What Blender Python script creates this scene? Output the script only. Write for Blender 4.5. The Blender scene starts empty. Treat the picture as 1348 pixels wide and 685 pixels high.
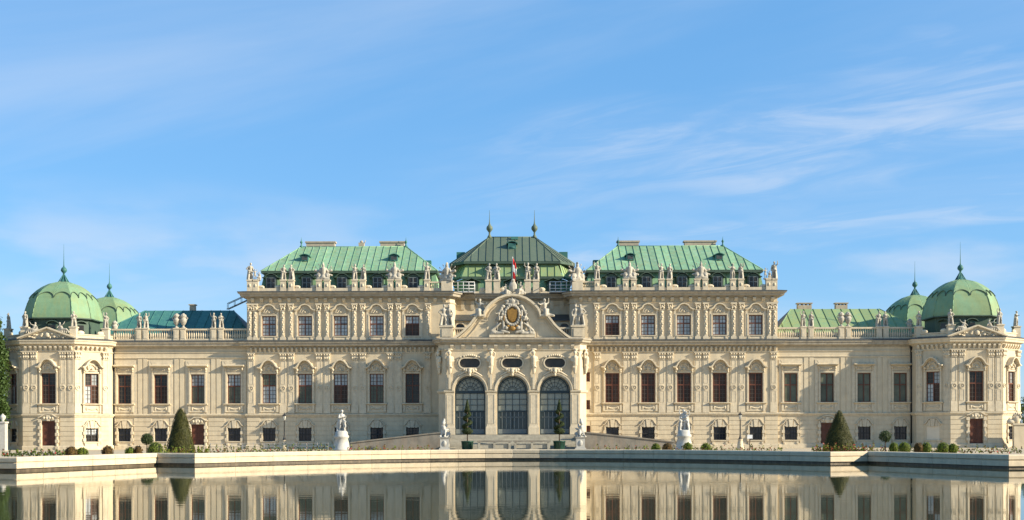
import bpy, bmesh, math, random
from mathutils import Vector, Matrix
R = math.radians
random.seed(7)
scene = bpy.context.scene
col = scene.collection

# ------------------------------------------------------------------ camera
CAM_Z = 2.35
cam_d = bpy.data.cameras.new('camera')
cam = bpy.data.objects.new('camera', cam_d); col.objects.link(cam)
cam.location = (0, -170, CAM_Z)
cam.rotation_euler = (R(90), R(0.14), 0)
cam_d.sensor_width = 36
cam_d.lens = 1700 / 1348 * 36
cam_d.shift_y = (568.4 - 342.5) / 1348
cam_d.shift_x = -0.0005
cam_d.clip_start = 0.5
cam_d.clip_end = 12000
scene.camera = cam

# ------------------------------------------------------------------ sky, sun, exposure
SUN = Vector((3.5, -1.0, 1.62)).normalized()          # towards the sun
w = bpy.data.worlds.new('World'); scene.world = w; w.use_nodes = True
nt = w.node_tree; nt.nodes.clear()
def N(t, **k):
    n = nt.nodes.new(t)
    for a, b in k.items(): setattr(n, a, b)
    return n
out = N('ShaderNodeOutputWorld'); bg = N('ShaderNodeBackground')
sky = N('ShaderNodeTexSky', sky_type='NISHITA', sun_disc=False)
sky.sun_elevation = math.asin(SUN.z); sky.sun_rotation = math.atan2(SUN.x, SUN.y)
sky.altitude = 0; sky.air_density = 1.0; sky.dust_density = 0.15; sky.ozone_density = 3.0
tc = N('ShaderNodeTexCoord')
sep = N('ShaderNodeSeparateXYZ'); nt.links.new(tc.outputs['Generated'], sep.inputs[0])
addz = N('ShaderNodeMath', operation='ADD'); addz.inputs[1].default_value = 0.12
mx = N('ShaderNodeMath', operation='MAXIMUM'); mx.inputs[1].default_value = 0.0
nt.links.new(sep.outputs['Z'], mx.inputs[0]); nt.links.new(mx.outputs[0], addz.inputs[0])
dx = N('ShaderNodeMath', operation='DIVIDE'); dy = N('ShaderNodeMath', operation='DIVIDE')
nt.links.new(sep.outputs['X'], dx.inputs[0]); nt.links.new(addz.outputs[0], dx.inputs[1])
nt.links.new(sep.outputs['Y'], dy.inputs[0]); nt.links.new(addz.outputs[0], dy.inputs[1])
cmb = N('ShaderNodeCombineXYZ'); nt.links.new(dx.outputs[0], cmb.inputs[0]); nt.links.new(dy.outputs[0], cmb.inputs[1])
def M2(op, a, b=None, clampv=False):
    n = N('ShaderNodeMath', operation=op, use_clamp=clampv)
    for i, v in enumerate((a, b)):
        if v is None: continue
        if isinstance(v, (int, float)): n.inputs[i].default_value = v
        else: nt.links.new(v, n.inputs[i])
    return n.outputs[0]
def smooth(v, lo, hi, to0=0.0, to1=1.0):
    mr = N('ShaderNodeMapRange'); mr.interpolation_type = 'SMOOTHSTEP'
    mr.inputs['From Min'].default_value = lo; mr.inputs['From Max'].default_value = hi
    mr.inputs['To Min'].default_value = to0; mr.inputs['To Max'].default_value = to1
    nt.links.new(v, mr.inputs['Value']); return mr.outputs[0]
# along / across the drift of the high cirrus
ca, sa = math.cos(R(-31)), math.sin(R(-31))
u_, v_ = dx.outputs[0], dy.outputs[0]
along = M2('ADD', M2('MULTIPLY', u_, ca), M2('MULTIPLY', v_, sa))
across = M2('ADD', M2('MULTIPLY', u_, -sa), M2('MULTIPLY', v_, ca))
def wisps(sx, sy, scale, detail, rough, dist=0.6, seed=0.0):
    c = N('ShaderNodeCombineXYZ'); nt.links.new(M2('MULTIPLY', along, sx), c.inputs[0]); nt.links.new(M2('MULTIPLY', across, sy), c.inputs[1]); c.inputs[2].default_value = seed
    no = N('ShaderNodeTexNoise'); no.inputs['Scale'].default_value = scale; no.inputs['Detail'].default_value = detail
    no.inputs['Roughness'].default_value = rough; no.inputs['Distortion'].default_value = dist
    nt.links.new(c.outputs[0], no.inputs['Vector']); return no.outputs['Fac']
warp = M2('MULTIPLY', M2('SUBTRACT', wisps(1, 1, 1.3, 4, .5), .5), .9)
def band(pos, half, p_lo, p_hi, amount):
    d = M2('ABSOLUTE', M2('SUBTRACT', M2('ADD', across, warp), pos))
    return M2('MULTIPLY', M2('MULTIPLY', smooth(d, half, 0.0), smooth(along, p_lo, p_hi)), amount)
fine = smooth(wisps(.9, 2.2, 2.4, 10, .60, 1.1, 3.0), .34, .74, .15, 1.0)
b1 = M2('MULTIPLY', band(2.80, .50, -2.2, -0.9, .62), fine)
b2 = M2('MULTIPLY', band(3.45, .22, -2.6, -1.7, .55), fine)
gen = smooth(wisps(.35, 1.0, 1.1, 7, .55, .5, 9.0), .40, .84, 0, .48)
# low soft cloud banks near the horizon, all the way round
cl = N('ShaderNodeMapping'); cl.inputs['Scale'].default_value = (3.2, 3.2, 11.0); nt.links.new(tc.outputs['Generated'], cl.inputs[0])
nl = N('ShaderNodeTexNoise'); nl.inputs['Scale'].default_value = 1.7; nl.inputs['Detail'].default_value = 6; nl.inputs['Roughness'].default_value = .5; nt.links.new(cl.outputs[0], nl.inputs['Vector'])
low = M2('MULTIPLY', smooth(nl.outputs['Fac'], .46, .70, 0, .55), M2('MULTIPLY', smooth(sep.outputs['Z'], .02, .09), smooth(sep.outputs['Z'], .20, .12)))
class _O: pass
mxc = _O(); mxc.outputs = [M2('MAXIMUM', low, M2('MAXIMUM', M2('MAXIMUM', b1, b2), gen))]
hsv = N('ShaderNodeHueSaturation'); hsv.inputs['Saturation'].default_value = 1.15
nt.links.new(sky.outputs[0], hsv.inputs['Color'])
veil = N('ShaderNodeMix', data_type='RGBA'); veil.inputs[0].default_value = .58            # thin even veil of high haze
nt.links.new(hsv.outputs[0], veil.inputs[6]); veil.inputs[7].default_value = (0.85, 2.4, 4.7, 1)
mixc = N('ShaderNodeMix', data_type='RGBA')
nt.links.new(mxc.outputs[0], mixc.inputs[0]); nt.links.new(veil.outputs[2], mixc.inputs[6])
mixc.inputs[7].default_value = (3.7, 4.15, 4.9, 1)
nt.links.new(mixc.outputs[2], bg.inputs['Color'])
bg.inputs['Strength'].default_value = 0.095
nt.links.new(bg.outputs[0], out.inputs[0])

sd = bpy.data.lights.new('sun', 'SUN'); sd.energy = 5.0; sd.angle = R(0.5); sd.color = (1.0, 0.885, 0.70)
so = bpy.data.objects.new('sun', sd); col.objects.link(so)
so.rotation_euler = SUN.to_track_quat('Z', 'Y').to_euler(); so.location = (60, -60, 60)
vs = scene.view_settings
vs.view_transform = 'Standard'; vs.look = 'None'; vs.gamma = 1; vs.use_curve_mapping = False
vs.exposure = 1.02

# ------------------------------------------------------------------ materials
MATS = {}
def material(name, base, rough=0.8, var=None, scale=1.5, amt=0.5, bump=0.0, bscale=20, spec=0.3, metallic=0.0,
             streak=None, stamt=0.4, rnd=0.0, patch=None, pamt=0.5, pscale=0.35):
    """procedural surface: base colour mottled towards var, vertical streaks of streak, big patches of patch"""
    m = bpy.data.materials.new(name); m.use_nodes = True; t = m.node_tree; t.nodes.clear()
    def n(k, **kw):
        q = t.nodes.new(k)
        for a, b in kw.items(): setattr(q, a, b)
        return q
    L = t.links.new
    o = n('ShaderNodeOutputMaterial'); p = n('ShaderNodeBsdfPrincipled'); L(p.outputs[0], o.inputs[0])
    p.inputs['Roughness'].default_value = rough; p.inputs['Specular IOR Level'].default_value = spec
    p.inputs['Metallic'].default_value = metallic
    g = n('ShaderNodeNewGeometry'); c = None
    rgb = n('ShaderNodeRGB'); rgb.outputs[0].default_value = (*base, 1); c = rgb.outputs[0]
    def layer(c, colr, vec, sc, lo, hi, amount, det=5):
        no = n('ShaderNodeTexNoise'); no.inputs['Scale'].default_value = sc; no.inputs['Detail'].default_value = det
        no.inputs['Roughness'].default_value = 0.6; L(vec, no.inputs['Vector'])
        mr = n('ShaderNodeMapRange'); mr.inputs['From Min'].default_value = lo; mr.inputs['From Max'].default_value = hi
        mr.inputs['To Max'].default_value = amount; L(no.outputs['Fac'], mr.inputs['Value'])
        mi = n('ShaderNodeMix', data_type='RGBA'); L(mr.outputs[0], mi.inputs[0]); L(c, mi.inputs[6])
        mi.inputs[7].default_value = (*colr, 1); return mi.outputs[2]
    if patch: c = layer(c, patch, g.outputs['Position'], pscale, 0.45, 0.68, pamt, 3)
    if var: c = layer(c, var, g.outputs['Position'], scale, 0.35, 0.7, amt)
    if streak:
        mp = n('ShaderNodeMapping'); mp.inputs['Scale'].default_value = (1, 1, 0.12); L(g.outputs['Position'], mp.inputs[0])
        c = layer(c, streak, mp.outputs[0], 2.2, 0.46, 0.72, stamt)
    if rnd:
        oi = n('ShaderNodeObjectInfo'); mr = n('ShaderNodeMapRange'); mr.inputs['To Min'].default_value = 1 - rnd
        mr.inputs['To Max'].default_value = 1 + rnd; L(oi.outputs['Random'], mr.inputs['Value'])
        hs = n('ShaderNodeHueSaturation'); L(mr.outputs[0], hs.inputs['Value']); L(c, hs.inputs['Color']); c = hs.outputs[0]
    L(c, p.inputs['Base Color'])
    if bump:
        no = n('ShaderNodeTexNoise'); no.inputs['Scale'].default_value = bscale; no.inputs['Detail'].default_value = 4
        L(g.outputs['Position'], no.inputs['Vector'])
        b = n('ShaderNodeBump'); b.inputs['Strength'].default_value = bump; b.inputs['Distance'].default_value = 0.05
        L(no.outputs['Fac'], b.inputs['Height']); L(b.outputs[0], p.inputs['Normal'])
    MATS[name] = m
    return m
material('plaster', (.60, .505, .345), .85, (.47, .39, .265), 1.0, .75, .2, 9, patch=(.53, .46, .33), pamt=.6, pscale=.22, streak=(.36, .305, .215), stamt=.36)
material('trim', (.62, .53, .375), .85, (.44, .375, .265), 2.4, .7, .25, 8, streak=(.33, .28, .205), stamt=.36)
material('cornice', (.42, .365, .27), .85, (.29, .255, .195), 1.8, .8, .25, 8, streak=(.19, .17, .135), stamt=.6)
material('statue_stone', (.46, .42, .335), .8, (.26, .24, .195), 3.5, .85, .3, 12, streak=(.15, .145, .125), stamt=.6)
material('marble', (.46, .445, .39), .6, (.28, .27, .24), 3.0, .6, .2, 12, streak=(.40, .40, .38), stamt=.35)
material('copper', (.215, .38, .225), .7, (.12, .25, .155), 1.6, .8, .15, 6, streak=(.26, .27, .12), stamt=.65, rnd=.17, patch=(.27, .41, .28), pamt=.6)
material('copper_mossy', (.20, .29, .14), .65, (.27, .29, .11), 1.2, .7, .15, 6, streak=(.12, .26, .17), stamt=.6, rnd=.12)
material('copper_teal', (.045, .15, .130), .6, (.03, .11, .105), 1.2, .8, .15, 6, streak=(.09, .22, .155), stamt=.4, rnd=.16)
material('copper_dark', (.055, .09, .065), .6, (.045, .07, .05), 1.2, .7, .1, 6, streak=(.09, .15, .10), stamt=.5)
material('copper_brown', (.095, .125, .085), .6, (.075, .11, .08), 1.5, .7, .15, 6, streak=(.14, .15, .095), stamt=.5, rnd=.12)
material('copper_dome', (.18, .295, .165), .7, (.125, .235, .14), 0.9, .7, .2, 4, streak=(.22, .27, .12), stamt=.65, patch=(.215, .235, .08), pamt=.8, pscale=.45)
material('lead', (.05, .055, .055), .5, (.08, .085, .08), 2, .6)
material('wood_red', (.135, .050, .028), .5, (.09, .033, .019), 4, .6, rnd=.2)
material('door_red', (.125, .046, .026), .5, (.075, .028, .018), 3, .6)
material('bar_dark', (.07, .055, .045), .5, (.10, .08, .06), 4, .5)
material('glass_dark', (.022, .020, .018), .08, (.045, .040, .034), 1.2, .7, spec=.3, rnd=.3)
material('glass_brown', (.075, .038, .024), .12, (.022, .013, .010), .9, .8, spec=.2, rnd=.3)
material('glass_curtain', (.42, .44, .43), .12, (.25, .26, .25), 1.3, .8, spec=.5, rnd=.25)
material('glass_green', (.12, .128, .088), .12, (.06, .066, .046), .8, .8, spec=.25, rnd=.25)
material('glass_blind', (.25, .27, .23), .15, (.18, .195, .165), .6, .6, spec=.5, rnd=.06)
material('glass_teal', (.045, .068, .075), .12, (.025, .035, .04), .8, .7, spec=.35)
material('glass_navy', (.012, .014, .022), .08, (.03, .032, .045), 1.2, .6, spec=.5)
material('frame_blue', (.018, .035, .046), .4, (.03, .05, .06), 2, .5)
material('bar_grey', (.15, .175, .175), .4, (.20, .22, .22), 3, .5)
material('gold', (.30, .17, .04), .55, (.16, .085, .025), 3, .8, .4, 8, metallic=.2)
material('iron', (.02, .02, .02), .5, (.04, .035, .03), 6, .5)
material('barrier_grey', (.33, .32, .30), .5, (.25, .24, .22), 4, .4)
material('railing_white', (.50, .50, .48), .5, (.45, .45, .43), 4, .4)
material('chimney_render', (.42, .36, .27), .9, (.28, .24, .19), 2, .7)
material('stair_stone', (.40, .37, .29), .9, (.26, .24, .19), 1.4, .8, .2, 6, streak=(.18, .16, .13), stamt=.4, rnd=.06)
material('ramp_stone', (.24, .22, .18), .9, (.13, .12, .10), 1.0, .8, .2, 6, streak=(.30, .22, .15), stamt=.5)
material('rim_stone', (.59, .485, .33), .85, (.43, .36, .25), 1.6, .7, .2, 6, streak=(.27, .25, .20), stamt=.35, rnd=.025)
material('rim_wet', (.10, .075, .045), .5, (.045, .035, .024), 3.5, .8, .3, 6, spec=.4, streak=(.20, .15, .09), stamt=.6)
material('gravel', (.46, .38, .26), .95, (.37, .31, .21), 2.0, .7, .4, 25)
material('soil', (.06, .045, .03), .95, (.09, .07, .045), 3, .6)
material('flag_red', (.55, .02, .02), .7, (.45, .015, .015), 3, .5)
material('flag_white', (.75, .74, .70), .7, (.65, .64, .60), 3, .5)
material('tub_green', (.012, .05, .035), .45, (.02, .07, .05), 3, .5)
material('bark', (.09, .06, .04), .9, (.05, .035, .025), 5, .7)
material('sign_white', (.75, .75, .73), .5, (.65, .65, .63), 3, .5)
material('blind_plaster', (.66, .58, .44), .85, (.58, .51, .38), 2, .5)
material('lamp_glass', (.60, .58, .50), .2, (.45, .43, .36), 3, .5)
def leaf_mat(name, a, b, trans=.25):
    m = material(name, a, .55, b, 3.5, .9, spec=.25)
    t = m.node_tree; p = [q for q in t.nodes if q.type == 'BSDF_PRINCIPLED'][0]
    o = [q for q in t.nodes if q.type == 'OUTPUT_MATERIAL'][0]
    tr = t.nodes.new('ShaderNodeBsdfTranslucent'); mi = t.nodes.new('ShaderNodeMixShader'); mi.inputs[0].default_value = trans
    t.links.new(p.inputs['Base Color'].links[0].from_socket, tr.inputs['Color'])
    t.links.new(p.outputs[0], mi.inputs[1]); t.links.new(tr.outputs[0], mi.inputs[2]); t.links.new(mi.outputs[0], o.inputs[0])
leaf_mat('leaf_yew', (.048, .054, .010), (.075, .068, .012))
leaf_mat('leaf_box', (.12, .17, .018), (.17, .20, .02), .35)
leaf_mat('leaf_copper', (.14, .085, .02), (.10, .05, .015))
leaf_mat('leaf_dark', (.030, .050, .014), (.05, .075, .02))
leaf_mat('leaf_tree', (.045, .085, .02), (.07, .11, .025))
leaf_mat('petal_red', (.40, .03, .03), (.30, .05, .04))
material('core_dark', (.014, .018, .006), .9, (.02, .025, .008), 3, .5)

def water_mat():
    m = bpy.data.materials.new('water'); m.use_nodes = True; t = m.node_tree
    p = t.nodes['Principled BSDF']
    p.inputs['Base Color'].default_value = (.05, .055, .03, 1); p.inputs['Roughness'].default_value = .015
    p.inputs['IOR'].default_value = 1.333
    g = t.nodes.new('ShaderNodeNewGeometry'); mp = t.nodes.new('ShaderNodeMapping')
    mp.inputs['Scale'].default_value = (.45, 1.0, 1); t.links.new(g.outputs['Position'], mp.inputs[0])
    no = t.nodes.new('ShaderNodeTexNoise'); no.inputs['Scale'].default_value = 1.4; no.inputs['Detail'].default_value = 3
    t.links.new(mp.outputs[0], no.inputs['Vector'])
    b = t.nodes.new('ShaderNodeBump'); b.inputs['Strength'].default_value = 1.0; b.inputs['Distance'].default_value = .0032
    t.links.new(no.outputs['Fac'], b.inputs['Height']); t.links.new(b.outputs[0], p.inputs['Normal'])
    mp2 = t.nodes.new('ShaderNodeMapping'); mp2.inputs['Scale'].default_value = (.035, .09, 1); t.links.new(g.outputs['Position'], mp2.inputs[0])
    n2 = t.nodes.new('ShaderNodeTexNoise'); n2.inputs['Scale'].default_value = 1.0; n2.inputs['Detail'].default_value = 3; t.links.new(mp2.outputs[0], n2.inputs['Vector'])
    mr = t.nodes.new('ShaderNodeMapRange'); mr.inputs['From Min'].default_value = .35; mr.inputs['From Max'].default_value = .68      # breeze patches
    mr.inputs['To Min'].default_value = .35; mr.inputs['To Max'].default_value = 1.0; t.links.new(n2.outputs['Fac'], mr.inputs['Value']); t.links.new(mr.outputs[0], b.inputs['Strength'])
    MATS['water'] = m
water_mat()

# ------------------------------------------------------------------ mesh helpers
class MB:
    """collects shapes into one mesh"""
    def __init__(s): s.v = []; s.f = []; s.sm = []
    def add(s, vs, fs, smooth=False):
        o = len(s.v); s.v += [tuple(q) for q in vs]; s.f += [tuple(i + o for i in f) for f in fs]; s.sm += [smooth] * len(fs); return s
    def box(s, x0, x1, y0, y1, z0, z1):
        return s.add([(x0,y0,z0),(x1,y0,z0),(x1,y1,z0),(x0,y1,z0),(x0,y0,z1),(x1,y0,z1),(x1,y1,z1),(x0,y1,z1)],
              [(0,3,2,1),(4,5,6,7),(0,1,5,4),(1,2,6,5),(2,3,7,6),(3,0,4,7)])
    def quad(s, a, b, c, d): return s.add([a, b, c, d], [(0,1,2,3)])
    def taper(s, c, z0, z1, w0, w1, d0=None, d1=None):
        d0 = w0 if d0 is None else d0; d1 = w1 if d1 is None else d1; x, y = c
        return s.add([(x-w0/2,y-d0/2,z0),(x+w0/2,y-d0/2,z0),(x+w0/2,y+d0/2,z0),(x-w0/2,y+d0/2,z0),
               (x-w1/2,y-d1/2,z1),(x+w1/2,y-d1/2,z1),(x+w1/2,y+d1/2,z1),(x-w1/2,y+d1/2,z1)],
              [(0,3,2,1),(4,5,6,7),(0,1,5,4),(1,2,6,5),(2,3,7,6),(3,0,4,7)])
    def lathe(s, prof, c=(0,0), n=12, smooth=True, rot=0.0):
        vs = []; fs = []; m = len(prof)
        for i in range(n):
            a = 2*math.pi*i/n + rot
            for r, z in prof: vs.append((c[0]+r*math.cos(a), c[1]+r*math.sin(a), z))
        for i in range(n):
            j = (i+1) % n
            for k in range(m-1): fs.append((i*m+k, j*m+k, j*m+k+1, i*m+k+1))
        fs.append(tuple(i*m for i in range(n))[::-1]); fs.append(tuple(i*m+m-1 for i in range(n)))
        return s.add(vs, fs, smooth)
    def tube(s, a, b, r1, r2=None, n=8):
        r2 = r1 if r2 is None else r2
        a = Vector(a); b = Vector(b); d = (b-a).normalized(); u = d.orthogonal().normalized(); w_ = d.cross(u)
        vs = []
        for p, r in ((a, r1), (b, r2)):
            for i in range(n):
                t = 2*math.pi*i/n; vs.append(p + u*(r*math.cos(t)) + w_*(r*math.sin(t)))
        fs = [(i, (i+1) % n, n+(i+1) % n, n+i) for i in range(n)] + [tuple(range(n))[::-1], tuple(range(n, 2*n))]
        return s.add(vs, fs, True)
    def capsule(s, a, b, r1, r2, n=10, k=3):
        a = Vector(a); b = Vector(b); d = b-a
        d = d.normalized() if d.length > 1e-6 else Vector((0,0,1)); u = d.orthogonal().normalized(); w_ = d.cross(u)
        rings = []
        for i in range(k+1):
            t = math.pi/2*(1 - i/k); rings.append((a - d*(r1*math.sin(t)), r1*math.cos(t)))
        for i in range(k+1):
            t = math.pi/2*i/k; rings.append((b + d*(r2*math.sin(t)), r2*math.cos(t)))
        vs = []; fs = []
        for c, r in rings:
            r = max(r, .002)
            for i in range(n):
                t = 2*math.pi*i/n; vs.append(c + u*(r*math.cos(t)) + w_*(r*math.sin(t)))
        m = len(rings)
        for q in range(m-1):
            for i in range(n): j = (i+1) % n; fs.append((q*n+i, q*n+j, (q+1)*n+j, (q+1)*n+i))
        fs.append(tuple(range(n))[::-1]); fs.append(tuple(range((m-1)*n, m*n)))
        return s.add(vs, fs, True)
    def ell(s, c, r, n=8, k=5):
        vs = []; fs = []
        for q in range(k+1):
            t = math.pi*q/k; rr = max(math.sin(t), .02)
            for i in range(n):
                a = 2*math.pi*i/n; vs.append((c[0]+r[0]*rr*math.cos(a), c[1]+r[1]*rr*math.sin(a), c[2]-r[2]*math.cos(t)))
        for q in range(k):
            for i in range(n): j = (i+1) % n; fs.append((q*n+i, q*n+j, (q+1)*n+j, (q+1)*n+i))
        fs.append(tuple(range(n))[::-1]); fs.append(tuple(range(k*n, (k+1)*n)))
        return s.add(vs, fs, True)
    def sweep(s, prof, path, closed=False):
        """prof [(out, z)] ring swept along a plan path [(x, y)]; out is to the right of the walking direction"""
        P = [Vector((p[0], p[1])) for p in path]; n = len(P); m = len(prof); vs = []; fs = []
        def nrm(a, b): d = (b-a).normalized(); return Vector((d.y, -d.x))
        for i in range(n):
            if closed or 0 < i < n-1:
                a = nrm(P[i-1], P[i]); b = nrm(P[i], P[(i+1) % n]); q = (a+b); q = q.normalized(); q = q / max(q.dot(a), .25)
            elif i == 0: q = nrm(P[0], P[1])
            else: q = nrm(P[-2], P[-1])
            for o, z in prof: vs.append((P[i].x+q.x*o, P[i].y+q.y*o, z))
        for i in range(n if closed else n-1):
            j = (i+1) % n
            for k in range(m): l = (k+1) % m; fs.append((i*m+k, i*m+l, j*m+l, j*m+k))
        if not closed: fs.append(tuple(range(m))); fs.append(tuple(range((n-1)*m, n*m))[::-1])
        return s.add(vs, fs)
    def ribbon(s, path, t, d0, d1, closed=False):
        """strip of thickness t along a path [(x, z)] in the wall plane, standing d0..d1 out of the wall (towards -y)"""
        P = [Vector(p) for p in path]; n = len(P); vs = []; fs = []
        for i in range(n):
            a = P[i-1] if (i > 0 or closed) else P[i]; b = P[(i+1) % n] if (i < n-1 or closed) else P[i]
            d = (b-a).normalized(); q = Vector((-d.y, d.x))
            for o, y in ((0, -d0), (0, -d1), (t, -d1), (t, -d0)): vs.append((P[i].x+q.x*o, y, P[i].y+q.y*o))
        for i in range(n if closed else n-1):
            j = (i+1) % n
            for k in range(4): l = (k+1) % 4; fs.append((i*4+k, j*4+k, j*4+l, i*4+l))
        if not closed: fs.append((0,1,2,3)); fs.append(((n-1)*4+3, (n-1)*4+2, (n-1)*4+1, (n-1)*4))
        return s.add(vs, fs)
    def plate(s, poly, d0, d1):
        """a flat polygon [(x, z)] in the wall plane with thickness d0..d1 (towards -y)"""
        n = len(poly); vs = [(x, -d1, z) for x, z in poly] + [(x, -d0, z) for x, z in poly]
        return s.add(vs, [tuple(range(n)), tuple(range(2*n-1, n-1, -1))] + [(i, n+i, n+(i+1) % n, (i+1) % n) for i in range(n)])
    def mesh(s, name, mat, recalc=True):
        me = bpy.data.meshes.new(name); me.from_pydata(s.v, [], s.f)
        if recalc:
            bm = bmesh.new(); bm.from_mesh(me); bmesh.ops.recalc_face_normals(bm, faces=bm.faces); bm.to_mesh(me); bm.free()
        me.polygons.foreach_set('use_smooth', s.sm)
        if mat: me.materials.append(MATS[mat])
        me.update(); return me
    def build(s, name, mat, parent=None, loc=None, rz=0.0):
        return place(name, s.mesh(name, mat), parent, loc, rz)
def place(name, me, parent=None, loc=None, rz=0.0, scale=None):
    o = bpy.data.objects.new(name, me); col.objects.link(o)
    if parent is not None: o.parent = parent
    if loc is not None: o.location = loc
    if rz: o.rotation_euler.z = rz
    if scale is not None: o.scale = (scale,)*3 if isinstance(scale, (int, float)) else scale
    return o
def tag(o, label=None, cat=None, group=None, kind=None):
    if label: o['label'] = label
    if cat: o['category'] = cat
    if group: o['group'] = group
    if kind: o['kind'] = kind
    return o
def empty(name, loc=(0,0,0), rz=0.0, parent=None):
    o = bpy.data.objects.new(name, None); col.objects.link(o); o.location = loc; o.rotation_euler.z = rz; o.empty_display_size = .2
    if parent is not None: o.parent = parent
    return o
CACHE = {}
def cached(key, fn):
    if key not in CACHE: CACHE[key] = fn()
    return CACHE[key]
def arc(cx, cz, r, a0, a1, n, rz=None):
    rz = r if rz is None else rz
    return [(cx + r*math.cos(R(a0+(a1-a0)*i/n)), cz + rz*math.sin(R(a0+(a1-a0)*i/n))) for i in range(n+1)]
def mirror(path): return path + [(-x, z) for x, z in path[::-1] if abs(x) > 1e-6]

# ------------------------------------------------------------------ ground, pool, water
GZ = 0.15
def D2Y(d): return -170 + d
half = [(0, 107.0)]
for i in range(1, 11):
    t = i/10; half.append((22.4*t, 107.0 - 16.0*t**1.9))
half += [(25.4, 92.3), (30.2, 78.6), (33.6, 79.4), (34.9, 40), (33, 12), (26, 6)]
outline = [(x, D2Y(d)) for x, d in half]
outline = outline + [(-x, y) for x, y in outline[::-1] if x > 0]            # clockwise seen from above
def offset(path, o):
    n = len(path); res = []
    P = [Vector(p) for p in path]
    for i in range(n):
        a = (P[i]-P[i-1]).normalized(); b = (P[(i+1) % n]-P[i]).normalized()
        na = Vector((-a.y, a.x)); nb = Vector((-b.y, b.x)); q = (na+nb).normalized(); q = q/max(q.dot(na), .5)
        res.append((P[i].x+q.x*o, P[i].y+q.y*o))
    return res
outer = offset(outline, 1.15)
water_edge = offset(outline, .5)
me = bpy.data.meshes.new('pool_water')
bm = bmesh.new(); bm.faces.new([bm.verts.new((x, y, 0)) for x, y in water_edge]); bmesh.ops.triangulate(bm, faces=bm.faces)
bmesh.ops.recalc_face_normals(bm, faces=bm.faces)
for f in bm.faces:
    if f.normal.z < 0: f.normal_flip()
bm.to_mesh(me); bm.free(); me.materials.append(MATS['water'])
wo = place('pool_water', me); tag(wo, 'still dark green water of the basin mirroring the palace', kind='structure')

bm = bmesh.new()
inner_v = [bm.verts.new((x, y, GZ)) for x, y in offset(outline, .9)]
big = [bm.verts.new((4000*math.cos(2*math.pi*i/48), 4000*math.sin(2*math.pi*i/48), GZ)) for i in range(48)]
ed = [bm.edges.new((inner_v[i-1], inner_v[i])) for i in range(len(inner_v))] + [bm.edges.new((big[i-1], big[i])) for i in range(48)]
bmesh.ops.triangle_fill(bm, edges=ed, use_beauty=True)
for f in bm.faces:
    if f.normal.z < 0: f.normal_flip()
me = bpy.data.meshes.new('ground'); bm.to_mesh(me); bm.free(); me.materials.append(MATS['gravel'])
tag(place('ground', me), 'pale gravel ground around the palace', kind='structure')

# stone rim: coping stones one by one, over a dark wet base
rim = empty('pool_rim', (0, -62, 0))
tag(rim, 'long pale stone rim around the water basin', 'pool rim')
base = MB(); n = len(outline)
base.sweep([(-.10, -.6), (-.9, -.6), (-.9, .25), (-.10, .25)], outline, closed=True)
o = base.build('rim_base', 'rim_wet', rim, (0, 62, 0))
prof = [(0.02, .17), (0.02, .47), (-.05, .50), (-.05, .54), (.03, .58), (.03, .80), (-.03, .87), (-1.12, .87), (-1.12, .26), (-.25, .26), (-.25, .17)]
P = [Vector(p) for p in outline]
def nrm2(a, b): d = (b-a).normalized(); return Vector((d.y, -d.x))
miter = []
for i in range(n):
    a = nrm2(P[i-1], P[i]); b = nrm2(P[i], P[(i+1) % n]); q = (a+b).normalized(); miter.append(q/max(q.dot(a), .3))
for i in range(n):
    j = (i+1) % n; L = (P[j]-P[i]).length
    k = max(1, round(L/2.6))
    straight = nrm2(P[i], P[j])
    for q in range(k):
        g0 = (q + .011/ (L/k))/k; g1 = (q+1 - .011/(L/k))/k
        m = MB(); vs = []
        for t, end in ((g0, q == 0), (g1, q == k-1)):
            c = P[i].lerp(P[j], t)
            nv = (miter[i] if t == g0 else miter[j]) if end else straight
            for o_, z in prof: vs.append((c.x+nv.x*o_, c.y+nv.y*o_+62, z))
        pm = len(prof)
        m.add(vs, [(a, (a+1) % pm, pm+(a+1) % pm, pm+a) for a in range(pm)] + [tuple(range(pm)), tuple(range(2*pm-1, pm-1, -1))])
        m.build('coping_stone', 'rim_stone', rim)

# ------------------------------------------------------------------ the palace
palace = empty('palace', (0, 0, 0)); ZS = .988; palace.scale.z = ZS
tag(palace, 'long cream baroque palace with green copper roofs, domes and arched portico behind the water', 'palace')
def part(mb, name, mat, loc=None, rz=0.0, parent=None): return mb.build(name, mat, parent or palace, loc, rz)

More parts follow.
